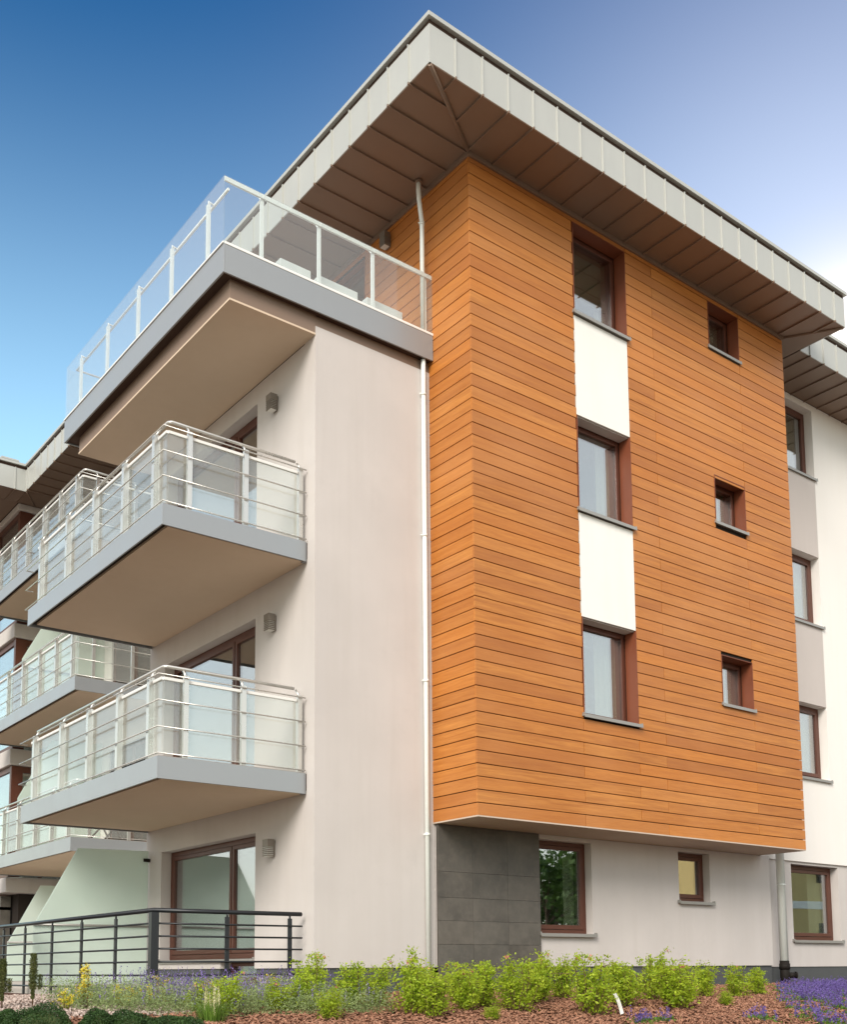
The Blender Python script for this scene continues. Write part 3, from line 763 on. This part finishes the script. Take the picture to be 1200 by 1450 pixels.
# ------------------------------------------------------------------ wall lights
def wall_light(x, y, z, label):
    t = empty('wall_light', (x, y, z), 0, label, 'lamp', 'wall lights beside the balcony doors')
    mb = MB(); mb.box(-0.022, 0, -0.05, 0.05, -0.10, 0.10); mb.build('back_plate', 'lamp_metal', t)
    mb = MB(); mb.box(-0.125, -0.023, -0.065, 0.065, 0.02, 0.115)
    for i in range(5): mb.box(-0.125, -0.03, -0.065, 0.065, -0.10+i*0.024, -0.10+i*0.024+0.013)
    mb.build('housing', 'lamp_metal', t, 0.002)
    mb = MB(); mb.box(-0.112, -0.03, -0.052, 0.052, -0.106, 0.0195); mb.build('lens', 'lamp_lens', t)
wall_light(-1.85, 1.86, 8.63, 'small louvred wall light under the roof terrace')
wall_light(-1.85, 1.87, 5.61, 'small louvred wall light between the two near balconies')
wall_light(-1.85, 1.86, 2.65, 'small louvred wall light beside the ground floor window')
wall_light(-0.001, 1.80, 11.72, 'small wall light on the cedar wall above the roof terrace rail')

# ------------------------------------------------------------------ downpipes
t = empty('downpipe', (-0.13, 0.85, 0.8), 0, 'slim pale metal downpipe running from the eaves to the ground by the dark stone', 'downpipe')
pts = [(-0.10, -0.06, 11.19), (-0.10, -0.06, 11.10), (-0.06, -0.04, 10.95), (0.0, 0.0, 10.72), (0.0, 0.0, 10.60), (0, 0, 0.02)]
MB().tube([(-0.08, -0.03, 11.195), (-0.08, -0.03, 11.05), (-0.065, -0.02, 10.93), (-0.015, 0, 10.72), (0, 0, 10.62), (0, 0, 9.02)], 0.032, 12).build('upper_pipe', 'pipe_metal', t)
MB().tube([(0, 0, 8.6), (0, 0, 0.0)], 0.032, 12).build('lower_pipe', 'pipe_metal', t)
mb = MB()
for z in (2.05, 4.1, 6.1, 8.1, 10.6): mb.tube([(0, 0, z-0.018), (0, 0, z+0.018)], 0.038, 12); mb.tube([(0.0, 0.02, z), (-0.055, 0.005, z)], 0.009, 6)
mb.build('bracket', 'pipe_metal', t)
MB().tube([(-0.08, -0.03, 11.15), (-0.08, -0.03, 11.20)], 0.05, 12).build('collar', 'eaves_brown', t)
t = empty('downpipe', (7.62, 0.78, 0.76), 0, 'thick galvanised downpipe with a black base at the right end of the timber bay', 'downpipe')
MB().tube([(0, 0, 0.44), (0, 0, 10.7)], 0.072, 16).build('pipe', 'pipe_metal', t)
MB().tube([(0, 0, 1.74), (0, 0, 1.76)], 0.077, 16).build('joint_ring', 'pipe_metal', t)
mb = MB(); mb.tube([(0, 0, -0.05), (0, 0, 0.45)], 0.082, 16); mb.tube([(0, 0, 0.30), (0, 0, 0.40)], 0.092, 16); mb.tube([(0.05, -0.04, 0.2), (0.15, -0.10, 0.2)], 0.05, 12); mb.tube([(0.15, -0.10, 0.2), (0.17, -0.113, 0.2)], 0.062, 12)
mb.build('base_pipe', 'black_plastic', t)

# ------------------------------------------------------------------ black terrace railing
t = empty('terrace_railing', (-3.83, 1.05, 0.7), 0, 'black metal railing of horizontal bars round the ground floor terrace', 'railing')
def loc(p): return (p[0]+3.83, p[1]-1.05, p[2]-0.7)
MB().tube([loc((-3.83, 9.0, 1.775)), loc((-3.83, 1.05, 1.775)), loc((-1.93, 1.05, 1.775))], 0.027, 10).build('handrail', 'black_rail', t)
for z in (1.63, 1.49, 1.352, 1.208, 1.060, 0.915, 0.79):
    MB().tube([loc((-3.85, 9.0, z)), loc((-3.85, 1.03, z)), loc((-1.93, 1.03, z))], 0.011, 8).build('bar', 'black_rail', t)
for y in (2.11, 3.19, 4.25, 5.34, 6.3, 7.3, 8.3):
    mb = MB(); mb.box(-0.012, 0.012, y-1.05-0.025, y-1.05+0.025, -0.05, 1.02); mb.tube([(0, y-1.05, 1.01), (0, y-1.05, 1.07)], 0.012, 6); mb.build('post', 'black_rail', t)
for x in (-2.93, -2.09):
    mb = MB(); mb.box(x+3.83-0.025, x+3.83+0.025, -0.012, 0.012, -0.05, 1.02); mb.tube([(x+3.83, 0, 1.01), (x+3.83, 0, 1.07)], 0.012, 6); mb.build('post', 'black_rail', t)
mb = MB(); mb.box(-0.045, 0.045, -0.035, 0.045, -0.05, 1.05); mb.build('corner_post', 'black_rail', t)

# ------------------------------------------------------------------ frosted screens on the terrace
def screen(xw, y, w_top, w_bot, ztop, zmid, label):
    t = empty('privacy_screen', (xw, y, 0.9), 0, label, 'screen', 'frosted glass screens between the ground floor terraces')
    def slab(poly, name):
        n_ = len(poly)
        vs = [(x, 0.0, z-0.9) for x, z in poly] + [(x, 0.014, z-0.9) for x, z in poly]
        fs = [tuple(range(n_))[::-1], tuple(range(n_, 2*n_))] + [(i, (i+1) % n_, n_+(i+1) % n_, n_+i) for i in range(n_)]
        MB().add(vs, fs).build(name, 'frosted_glass', t)
    slab([(-0.02, zmid+0.03), (-w_bot, zmid+0.03), (-w_top, ztop-0.02), (-0.02, ztop)], 'upper_pane')
    slab([(-0.02, 0.915), (-w_bot-0.02, 0.915), (-w_bot-0.02, zmid), (-0.02, zmid)], 'lower_pane')
    mb = MB(); mb.tube([(0, -0.02, zmid-0.9+0.01), (-w_bot-0.03, -0.02, zmid-0.9+0.01)], 0.018, 8); mb.build('cross_bar', 'sill_metal', t)
    mb = MB(); mb.box(-0.10, 0.0, -0.03, 0.03, ztop-0.17-0.9, ztop-0.12-0.9); mb.build('wall_clamp', 'black_plastic', t)
screen(-1.855, 5.62, 1.14, 1.75, 2.955, 1.775, 'large green frosted glass screen against the grey wing wall, cut on a slant')
screen(-0.015, 12.7, 1.12, 1.75, 2.93, 1.70, 'smaller looking green frosted glass screen further back behind the large one')
mb = MB(); mb.box(-3.62, -1.87, 5.61, 5.65, 0.896, 0.914); tag(mb.build('screen_footing', 'paver'), kind='structure')

# folding chair on the lowest balcony of the middle section
t = empty('folding_chair', (-1.0, 9.55, 3.512), R(35), 'dark brown folding chair on the lowest balcony of the middle section', 'chair')
mb = MB()
for i in range(5): mb.box(-0.22, 0.22, -0.2+i*0.085, -0.2+i*0.085+0.07, 0.42, 0.44)
mb.build('seat', 'chair_brown', t)
mb = MB()
for i in range(5): mb.box(-0.22, 0.22, 0.225+i*0.015, 0.245+i*0.015, 0.52+i*0.085, 0.59+i*0.085)
mb.build('backrest', 'chair_brown', t)
for sx in (-0.23, 0.23):
    MB().tube([(sx, -0.25, 0), (sx, 0.31, 0.95)], 0.018, 6).build('leg', 'chair_brown', t)
    MB().tube([(sx*0.92, 0.27, 0), (sx*0.92, -0.2, 0.43)], 0.018, 6).build('leg', 'chair_brown', t)

# ------------------------------------------------------------------ plants
def fast_mesh(name, V, Q, mat, parent=None, tri=False):
    """V (n,3) Q (m,k)"""
    me = bpy.data.meshes.new(name); V = np.asarray(V, np.float32); Q = np.asarray(Q, np.int32)
    m_, k_ = Q.shape
    me.vertices.add(len(V)); me.vertices.foreach_set('co', V.ravel())
    me.loops.add(m_*k_); me.loops.foreach_set('vertex_index', Q.ravel())
    me.polygons.add(m_); me.polygons.foreach_set('loop_start', np.arange(m_, dtype=np.int32)*k_)
    me.materials.append(MATS[mat]); me.update(calc_edges=True)
    o = bpy.data.objects.new(name, me); COL.objects.link(o)
    if parent: o.parent = parent
    return o
def leaves(rng, centers, size, aspect=0.55, upb=0.4):
    """kite shaped, slightly folded leaf at each centre"""
    n = len(centers)
    d = rng.normal(size=(n, 3)); d[:, 2] = d[:, 2]*0.6+upb; d /= np.linalg.norm(d, axis=1)[:, None]
    a = rng.normal(size=(n, 3)); s_ = np.cross(d, a); s_ /= np.linalg.norm(s_, axis=1)[:, None]
    nn = np.cross(d, s_)
    L = size*rng.uniform(0.7, 1.3, (n, 1))
    p0 = centers-d*L*0.5; p2 = centers+d*L*0.5; m1 = centers+s_*L*aspect*0.5+nn*L*0.12; m2 = centers-s_*L*aspect*0.5+nn*L*0.12
    V = np.stack([p0, m1, p2, m2], 1).reshape(-1, 3)
    Q = np.arange(4*n).reshape(n, 4)
    return V, Q
def shrub_proto(seed, h, w, name, leafmat, nst=15, nleaf=2300, lsize=0.029, flowers=None, flmat='petal_pink', nfl=4, stemmat='stem_brown', bare=0.32, loose=0.034):
    rng = np.random.default_rng(seed)
    root = empty(name, (0, 0, 0))
    sm = MB(); tips = []
    for i in range(nst):
        a = rng.uniform(0, 2*math.pi); lean = rng.uniform(0.15, 1.0)
        hh = h*rng.uniform(0.5, 1.08)*(1.0-0.15*lean)
        p0 = np.array([math.cos(a)*0.03, math.sin(a)*0.03, -0.03]); p3 = np.array([math.cos(a)*w*0.5*lean, math.sin(a)*w*0.5*lean, hh])
        p1 = p0+(p3-p0)*0.35+np.array([math.cos(a), math.sin(a), 0])*w*0.05*lean; p2 = p0+(p3-p0)*0.7+rng.normal(size=3)*0.012
        sm.tube([p0, p1, p2, p3], 0.0055, 5, 0.002, caps=False)
        for t_ in np.linspace(bare, 1.0, 7):
            q = p0+(p3-p0)*t_ + rng.normal(size=3)*0.01
            tips.append((q, loose*(1.15-0.45*t_)))
            if rng.random() < 0.75:
                off = rng.normal(size=3)*np.array([1, 1, .6])*w*0.11
                tips.append((q+off, loose*0.8)); sm.tube([q, q+off], 0.003, 4, 0.0015, caps=False)
    sm.build('stems', stemmat, root)
    idx = rng.integers(0, len(tips), nleaf)
    cen = np.array([tips[i][0] for i in idx]) + rng.normal(size=(nleaf, 3))*np.array([tips[i][1] for i in idx])[:, None]*np.array([1, 1, 0.7])
    cen[:, 2] = np.maximum(cen[:, 2], 0.015)
    V, Q = leaves(rng, cen, lsize)
    fast_mesh('leaves', V, Q, leafmat, root)
    if nfl:
        top = sorted(tips, key=lambda t_: -t_[0][2])[:nfl*3]
        for i in range(nfl):
            c_ = top[rng.integers(0, len(top))][0]+rng.normal(size=3)*0.02
            V, Q = leaves(rng, c_+rng.normal(size=(9, 3))*0.009, 0.022, 0.9, 0.6)
            fast_mesh('flower', V, Q, flmat, root)
    return root
def copy_tree(o, loc, rz, sc, label, cat, group):
    c_ = o.copy(); COL.objects.link(c_); c_.location = loc; c_.rotation_euler = (0, 0, rz); c_.scale = sc
    tag(c_, label, cat, group)
    for ch in o.children:
        d_ = ch.copy(); COL.objects.link(d_); d_.parent = c_
    return c_
PROT_H = 0.5; PROT_W = 0.4
prot = [shrub_proto(40+i, PROT_H, PROT_W, 'rose_shrub', 'leaf_rose', nfl=(2, 0, 1, 3, 0)[i]) for i in range(5)]
used = [False]*5
ROSES = [(-2.6, -0.31, 0.55, 0.36, 'young green shrub nearest the right end of the black railing'),
 (-2.5, -0.87, 0.52, 0.36, 'young green shrub before the grey wall, second from the railing end'),
 (-2.06, -0.69, 0.46, 0.34, 'low green shrub under the middle of the grey wing wall'),
 (-2.14, -1.35, 0.66, 0.36, 'tallest green shrub in front of the grey wall, left of the slim downpipe'),
 (-1.97, -1.57, 0.50, 0.40, 'dense green shrub right at the foot of the slim downpipe'),
 (-0.82, -0.56, 0.47, 0.36, 'green shrub in front of the left column of dark stone'),
 (-0.83, -1.05, 0.54, 0.40, 'green shrub in front of the middle column of dark stone'),
 (-0.74, -1.44, 0.56, 0.46, 'broad green shrub in front of the right column of dark stone'),
 (0.35, -0.68, 0.60, 0.40, 'tall green shrub at the right edge of the dark stone'),
 (0.98, -0.47, 0.54, 0.38, 'green shrub below the sill of the big ground floor window'),
 (0.04, -1.82, 0.66, 0.50, 'wide green shrub beside the white plastic strip'),
 (0.98, -1.39, 0.55, 0.50, 'bushy green shrub just right of the white plastic strip'),
 (2.08, -0.96, 0.60, 0.40, 'green shrub in the bark, left of the one under the small ground window'),
 (1.63, -1.7, 0.60, 0.54, 'broad green shrub with a pale flower below the small ground window'),
 (3.4, -0.77, 0.48, 0.36, 'green shrub third from the black based downpipe'),
 (3.93, -0.9, 0.44, 0.36, 'small green shrub second from the black based downpipe'),
 (4.65, -0.74, 0.42, 0.34, 'small green shrub next to the black based downpipe'),
 (-4.01, -0.96, 0.38, 0.34, 'green shrub among the purple flowers below the terrace door'),
 (-3.32, -0.77, 0.33, 0.36, 'green shrub among the purple flowers below the railing end'),
 (-1.44, -1.84, 0.16, 0.18, 'tiny green seedling in the bark in front of the dark stone'),
 (0.91, -0.84, 0.23, 0.18, 'tiny pale green seedling behind the white plastic strip'),
 (2.72, -1.6, 0.20, 0.20, 'tiny green seedling right of the broad shrub with the pale flower'),
 (-3.17, -1.48, 0.30, 0.26, 'low sprawling green shrub at the front left edge of the bark'),
 (-4.11, -0.67, 0.32, 0.24, 'slender green shrub behind the spiky grass tuft'),
 (3.1, -0.35, 0.45, 0.36, 'green shrub against the plinth below the small ground window'),
 (-1.5, -0.75, 0.44, 0.34, 'green shrub behind the one at the foot of the slim downpipe'),
 (-3.0, -0.75, 0.44, 0.30, 'green shrub at the left end of the grey wall foot'),
 (-0.1, -1.0, 0.55, 0.40, 'green shrub between the dark stone and the white plastic strip'),
 (-1.3, -1.25, 0.50, 0.36, 'green shrub just right of the foot of the slim downpipe'),
 (1.35, -1.0, 0.50, 0.40, 'green shrub below the right end of the big ground floor window sill'),
 (2.55, -1.1, 0.46, 0.38, 'green shrub straight below the small ground floor window'),
 (-1.75, -1.0, 0.42, 0.34, 'short green shrub half hidden behind the slim downpipe shrubs')]
for i, (x, y, h, w, lb) in enumerate(ROSES):
    j = i % 5; loc_ = (x, y, ground(x, y)); s_ = (w/PROT_W*1.12, w/PROT_W*1.12, h/PROT_H)
    if not used[j]:
        o = prot[j]; used[j] = True
        o.location = loc_; o.scale = s_; o.rotation_euler = (0, 0, rp.uniform(0, 6)); tag(o, lb, 'shrub', 'young green shrubs in the bark bed')
    else: copy_tree(prot[j], loc_, rp.uniform(0, 6), s_, lb, 'shrub', 'young green shrubs in the bark bed')

YEL = [(-4.94, 0.13, 0.40, 0.22, 'yellow flowering shrub with one tall spire in front of the railing'), (-5.19, -0.07, 0.22, 0.24, 'low yellow flowering plant left of the tall yellow spire'),
 (-4.6, 0.0, 0.26, 0.26, 'yellow flowering plant just right of the tall yellow spire'),
 (-4.30, -0.03, 0.33, 0.26, 'yellow flowered shrub left of the corner post of the railing'), (-3.88, -0.17, 0.32, 0.20, 'yellow flowered twiggy shrub right of the corner post'),
 (-3.63, -0.1, 0.26, 0.18, 'small yellow flowered shrub below the terrace window'), (-2.75, 0.48, 0.34, 0.28, 'yellow flowered shrub with bronze leaves at the end of the railing')]
for i, (x, y, h, w, lb) in enumerate(YEL):
    rng = np.random.default_rng(90+i)
    r_ = shrub_proto(70+i, h, w, 'yellow_shrub', 'leaf_rose' if i < 3 else 'leaf_bronze', nst=7, nleaf=260, lsize=0.018, nfl=0, bare=0.3, loose=0.03)
    r_.location = (x, y, ground(x, y)); tag(r_, lb, 'shrub', 'yellow flowering shrubs by the railing')
    cl = []
    st = [c_ for c_ in r_.children if c_.name.startswith('stems')][0]
    vv = [v_.co for v_ in st.data.vertices if v_.co.z > h*0.3]
    for _ in range((70, 26, 40)[i] if i < 3 else 34): cl.append(np.array(vv[rng.integers(0, len(vv))])+rng.normal(size=3)*0.012)
    cen = np.repeat(np.array(cl), 12, 0)+rng.normal(size=(len(cl)*12, 3))*0.012
    V, Q = leaves(rng, cen, 0.017, 0.8, 0.3); fast_mesh('blossom', V, Q, 'petal_yellow', r_)

for i, (x, y, h, lb) in enumerate(((-5.40, 0.27, 0.52, 'slim dark conifer seedling in front of the frosted screen'), (-5.70, 0.22, 0.47, 'slim dark conifer seedling at the far left edge'))):
    t = empty('conifer_seedling', (x, y, ground(x, y)), 0, lb, 'conifer', 'slim conifer seedlings on the gravel')
    rng = np.random.default_rng(200+i)
    MB().tube([(0, 0, -0.02), (0.004, 0, h*0.5), (0, 0, h)], 0.008, 6, 0.002).build('trunk', 'stem_brown', t)
    cen = []
    for k_ in range(2600):
        z = h*rng.uniform(0.18, 1.0); rad = 0.042*(1-(z/h-0.6)**2*1.2)*(0.5 if z < h*0.35 else 1)
        a = rng.uniform(0, 6.28); cen.append((math.cos(a)*rad*rng.uniform(.2, 1), math.sin(a)*rad*rng.uniform(.2, 1), z))
    for k_ in range(350):
        z = h*rng.uniform(0.35, 0.62); cen.append((0.055+rng.normal()*0.012, -0.03+rng.normal()*0.012, z))
    V, Q = leaves(rng, np.array(cen), 0.022, 0.25, 0.8); fast_mesh('foliage', V, Q, 'leaf_conifer', t)

for i, (x, y, r_, hh, lb) in enumerate(((-5.84, -1.25, 0.27, 0.19, 'rounded dark green box bush at the lower left'), (-6.06, -1.05, 0.14, 0.13, 'small dark green box bush in the lower left corner'),
      (-5.42, -1.42, 0.17, 0.16, 'dark green box bush right of the brown gap'), (-5.18, -1.47, 0.22, 0.15, 'dark green box bush third from the left corner'), (-4.82, -1.58, 0.24, 0.12, 'flat dark green box bush nearest the spiky grass tuft'))):
    t = empty('box_bush', (x, y, ground(x, y)), 0, lb, 'bush', 'clipped dark green bushes at the lower left')
    rng = np.random.default_rng(300+i)
    n_ = 9000; d = rng.normal(size=(n_, 3)); d[:, 2] = np.abs(d[:, 2]); d /= np.linalg.norm(d, axis=1)[:, None]
    rr = rng.uniform(0.8, 1.0, (n_, 1))*(1+0.10*np.sin(d[:, :1]*5+i)+0.08*np.cos(d[:, 1:2]*7+2*i))
    V, Q = leaves(rng, d*rr*np.array([r_, r_, hh]), 0.014, 0.6, 0.3); fast_mesh('foliage', V, Q, 'leaf_dark', t)
    mb = MB(); nn_ = 10
    vs = [(math.cos(a)*math.cos(e)*r_*0.8, math.sin(a)*math.cos(e)*r_*0.8, math.sin(e)*hh*0.8) for e in (0, .5, 1.0, 1.5) for a in np.linspace(0, 2*math.pi, nn_, endpoint=False)]
    fs = [(e*nn_+k_, e*nn_+(k_+1) % nn_, (e+1)*nn_+(k_+1) % nn_, (e+1)*nn_+k_) for e in range(3) for k_ in range(nn_)]
    mb.add([(x*0.9, y*0.9, z*0.9) for x, y, z in vs], fs).build('inner_branches', 'stem_green', t)

# spiky tuft with pale candles of flower
t = empty('grass_tuft', (-4.33, -1.31, ground(-4.33, -1.31)), 0, 'dark spiky grass tuft with pale candle like flower stalks', 'grass')
rng = np.random.default_rng(9)
V = []; Q = []
for k_ in range(420):
    a = rng.uniform(0, 6.28); L_ = rng.uniform(0.10, 0.2); o_ = rng.uniform(0, 0.13)*np.array([math.cos(a), math.sin(a)])
    le = rng.uniform(0.2, 0.9); tip = np.array([o_[0]+math.cos(a)*L_*le*0.6, o_[1]+math.sin(a)*L_*le*0.6, L_]); s_ = np.array([-math.sin(a), math.cos(a), 0])*0.004
    b = len(V); base = np.array([o_[0], o_[1], 0]); V += [base-s_, base+s_, tip+s_*.2, tip-s_*.2]; Q.append((b, b+1, b+2, b+3))
fast_mesh('blades', V, Q, 'leaf_mid', t)
for k_ in range(12):
    a = rng.uniform(0, 6.28); o_ = rng.uniform(0, 0.14); x_, y_ = math.cos(a)*o_, math.sin(a)*o_; hh = rng.uniform(0.20, 0.34)
    cen = np.array([(x_+rng.normal()*0.004, y_+rng.normal()*0.004, z) for z in np.linspace(hh*0.35, hh, 70)])
    V, Q = leaves(rng, cen, 0.014, 0.6, 0.5); fast_mesh('flower_stalk', V, Q, 'flower_cream', t)

# silvery foliage and purple flowers in front of the terrace (ground cover)
rng = np.random.default_rng(77)
def scatter(n_, reg):
    out = []
    while len(out) < n_:
        x0, x1, y0, y1, f = reg[rng.integers(0, len(reg))]
        x, y = rng.uniform(x0, x1), rng.uniform(y0, y1)
        if f(x, y): out.append((x, y))
    return out
regA = [(-5.15, -2.2, -1.25, 0.85, lambda x, y: y > -1.25+0.15*math.sin(3*x) and y > -0.35-(x+5.15)*0.9+0.1 and y < 0.9)]
cen = []; fl = []; fl2 = []; VS = []; QS = []
for (x, y) in scatter(3000, regA):
    g_ = ground(x, y); hh = rng.uniform(0.12, 0.30)
    c_ = np.array([x, y, g_])+rng.normal(size=(14, 3))*np.array([.035, .035, 0]); c_[:, 2] = g_+hh*rng.uniform(0.05, 1.0, 14)
    cen.append(c_)
    back = (y > -0.75) and x > -4.45
    if rng.random() < (0.26 if back else 0.05):
        h2 = rng.uniform(0.22, 0.38); z = np.linspace(h2*0.45, h2, 16)
        c2 = np.stack([x+rng.normal(size=16)*0.006+z*0.1*rng.normal(), y+rng.normal(size=16)*0.006, g_+z], 1)
        (fl if rng.random() < 0.6 else fl2).append(c2)
V, Q = leaves(rng, np.concatenate(cen), 0.026, 0.35, 0.6)
tag(fast_mesh('silver_ground_cover', V, Q, 'leaf_grey'), 'soft silvery green ground cover in front of the terrace railing', 'ground cover', kind='stuff')
V, Q = leaves(rng, np.concatenate(fl), 0.016, 0.7, 0.3)
tag(fast_mesh('purple_flowers', V, Q, 'petal_purple'), 'purple flower spikes above the silvery ground cover', 'flowers', kind='stuff')
V, Q = leaves(rng, np.concatenate(fl2), 0.016, 0.7, 0.3)
tag(fast_mesh('lilac_flowers', V, Q, 'petal_lilac'), 'pale lilac flower spikes among the purple ones', 'flowers', kind='stuff')
# bugle ground cover on the right
def bug(x, y):
    q = x-(5.55+(y+0.6)/0.70)+0.22*math.sin(7*x+2*y)+0.15*math.sin(11*y)
    if q < 0 or (y > -0.3 and x < 5.9): return False
    return y > -1.5 or math.sin(6.1*x)*math.sin(5.3*y+1) > 0.1
pts_ = scatter(4200, [(2.0, 10.5, -3.1, 0.35, bug)])
pts_ += [(0.07+rng.normal()*0.05, -2.44+rng.normal()*0.05) for _ in range(14)] + [(0.48+rng.normal()*0.09, -2.38+rng.normal()*0.06) for _ in range(22)] + [(2.02+rng.normal()*0.08, -2.6+rng.normal()*0.08) for _ in range(26)] + [(4.6+rng.normal()*0.2, -1.6+rng.normal()*0.2) for _ in range(26)]
cen = []; fl = []
for x, y in pts_:
    g_ = ground(x, y)
    c_ = np.array([x, y, g_+0.03])+rng.normal(size=(10, 3))*np.array([.045, .045, .014]); cen.append(c_)
    for _ in range(2):
        if rng.random() < 0.42:
            h2 = rng.uniform(0.08, 0.18); z = np.linspace(0.03, h2, 14); ox, oy = rng.normal()*0.03, rng.normal()*0.03
            fl.append(np.stack([x+ox+rng.normal(size=14)*0.009, y+oy+rng.normal(size=14)*0.009, g_+z], 1))
V, Q = leaves(rng, np.concatenate(cen), 0.035, 0.6, 0.2)
tag(fast_mesh('bugle_leaves', V, Q, 'leaf_mid'), 'low green leaves under the purple flowers by the thick downpipe', 'ground cover', kind='stuff')
V, Q = leaves(rng, np.concatenate(fl), 0.020, 0.8, 0.2)
tag(fast_mesh('bugle_flowers', V, Q, 'petal_purple'), 'carpet of short violet blue flower spikes by the thick downpipe', 'flowers', kind='stuff')

# bark chips and gravel
def chips(n_, region, L_, name, mat, th, label, cat, f=lambda x, y: True, blocky=False):
    x = rng.uniform(region[0], region[1], n_); y = rng.uniform(region[2], region[3], n_)
    keep = np.array([f(a, b) for a, b in zip(x, y)]); x, y = x[keep], y[keep]; n_ = len(x)
    z = np.array([ground(a, b) for a, b in zip(x, y)])+rng.uniform(0.0, 0.035, n_)
    a = rng.uniform(0, 6.28, n_); L = L_*rng.uniform(0.5, 1.5, n_)
    W = L*(rng.uniform(0.6, 1.0, n_) if blocky else rng.uniform(0.22, 0.6, n_)); T = (W*0.7 if blocky else np.full(n_, th))
    d = np.stack([np.cos(a), np.sin(a), rng.normal(size=n_)*(0.15 if blocky else 0.38)], 1); d /= np.linalg.norm(d, axis=1)[:, None]
    u = np.stack([rng.normal(size=n_)*0.35, rng.normal(size=n_)*0.35, np.ones(n_)], 1)
    s_ = np.cross(d, u); s_ /= np.linalg.norm(s_, axis=1)[:, None]; nn = np.cross(s_, d)
    c_ = np.stack([x, y, z], 1); vs = []
    for sz in (-1, 1):
        for sx, sy in ((-1, -1), (1, -.7), (.8, 1), (-.9, .8)):
            k_ = (0.8 if sz > 0 else 1)
            vs.append(c_+d*(sx*L*0.5*k_)[:, None]+s_*(sy*W*0.5*k_)[:, None]+nn*(sz*T*0.5)[:, None])
    V = np.stack(vs, 1).reshape(-1, 3)
    b = (np.arange(n_)*8)[:, None, None]; Q = (np.array(BOXF)[None]+b).reshape(-1, 4)
    o = fast_mesh(name, V, Q, mat); tag(o, label, cat, kind='stuff'); return o
chips(42000, (-5.9, 8.0, -3.3, 0.82), 0.050, 'bark_mulch', 'bark_chips', 0.006, 'reddish brown bark chips covering the planting bed', 'mulch',
      lambda x, y: (x > -4.2 or y < -0.75) and y > -3.3+max(0, (-x-1)*0.3))
chips(20000, (-7.2, -3.9, -0.75, 3.2), 0.022, 'gravel', 'gravel_stone', 0.01, 'pale pinkish gravel in front of the terrace at the left', 'gravel', lambda x, y: x < -4.1, True)

# white plastic strip in the bark and white plant tag
t0, t1 = (1.0, -1.05), (0.22, -2.0)
vs = []; n_ = 10
for i in range(n_+1):
    f_ = i/n_; x = 0.62+(0.25-0.62)*f_; y = -1.62+(-2.05+1.62)*f_; z = ground(x, y)+0.20-0.155*f_+0.03*math.sin(f_*3.1)
    vs += [(x-0.012, y+0.012, z), (x+0.018, y-0.010, z+0.012), (x+0.018, y-0.010, z+0.006), (x-0.012, y+0.012, z-0.006)]
fs = [(i*4+k_, i*4+(k_+1) % 4, i*4+4+(k_+1) % 4, i*4+4+k_) for i in range(n_) for k_ in range(4)]+[(3, 2, 1, 0), (n_*4, n_*4+1, n_*4+2, n_*4+3)]
tag(MB().add(vs, fs).build('plastic_strip', 'white_plastic'), 'bent strip of white plastic sticking up out of the bark', 'strip')
t = empty('plant_tag', (-2.6, 0.15, ground(-2.6, 0.15)), 0, 'small white plant tag among the yellow flowers at the end of the railing', 'plant tag')
mb = MB(); mb.box(-0.018, 0.018, -0.002, 0.002, 0.22, 0.28); mb.build('card', 'white_plastic', t)
mb = MB(); mb.box(-0.004, 0.004, -0.0015, 0.0015, -0.03, 0.22); mb.build('stake', 'white_plastic', t)

# ------------------------------------------------------------------ across the street (seen in the window reflections)
H = empty('yellow_house', (47, -25, -0.45), R(12), 'plain yellow house with red roof across the street, behind the viewer', 'house')
H.scale = (1, 1, 1.7)
mb = MB(); mb.box(-9, 9, -4, 4, 0, 5.6); hw = mb.build('wall', 'yellow_wall', H)
mb = MB(); mb.add([(-9.4, -4.5, 5.602), (9.4, -4.5, 5.602), (9.4, 4.5, 5.602), (-9.4, 4.5, 5.602), (-9.4, 0, 7.6), (9.4, 0, 7.6)], [(0, 1, 5, 4), (2, 3, 4, 5), (0, 4, 3), (1, 2, 5), (0, 3, 2, 1)]); mb.build('roof', 'roof_red', H)
for z in (1.0, 3.6):
    for x in (-7, -3.5, 0, 3.5, 7): bx('window', 'dark_core', H, x-0.6, x+0.6, 4.001, 4.04, z, z+1.3)
mb = MB(); mb.box(-9.02, 9.02, 4.001, 4.05, 2.75, 3.0); mb.build('floor_band', 'white_plastic', H)
def tree(x, y, h, seed, label):
    t = empty('street_tree', (x, y, -0.45), 0, label, 'tree', 'trees across the street')
    rng = np.random.default_rng(seed); tr = MB(); tr.tube([(0, 0, -0.1), (0.05, 0, h*0.3), (0, 0.1, h*0.75)], 0.16, 8, 0.05)
    cl = []
    for k_ in range(26):
        a = rng.uniform(0, 6.28); z = h*rng.uniform(0.35, 0.95); r_ = h*0.30*math.sin(min(1, (1.02-z/h)*2.2)*1.57)*rng.uniform(.4, 1)
        p = (math.cos(a)*r_, math.sin(a)*r_, z); cl.append(p); tr.tube([(0, 0.05, z*0.7), p], 0.04, 5, 0.012)
    tr.build('trunk', 'trunk_bark', t)
    cen = np.repeat(np.array(cl), 130, 0)+rng.normal(size=(len(cl)*130, 3))*h*0.07
    V, Q = leaves(rng, cen, 0.26, 0.6, 0.2); fast_mesh('crown', V, Q, 'leaf_tree', t)
tree(20.5, -17.5, 6.0, 1, 'bushy street tree mirrored in the big ground floor window')
tree(25.5, -20.5, 6.4, 2, 'taller street tree standing between the yellow house and the bushy tree')
tree(16.0, -20.0, 5.6, 3, 'street tree furthest from the yellow house, behind the viewer')
print('planks', nplank)
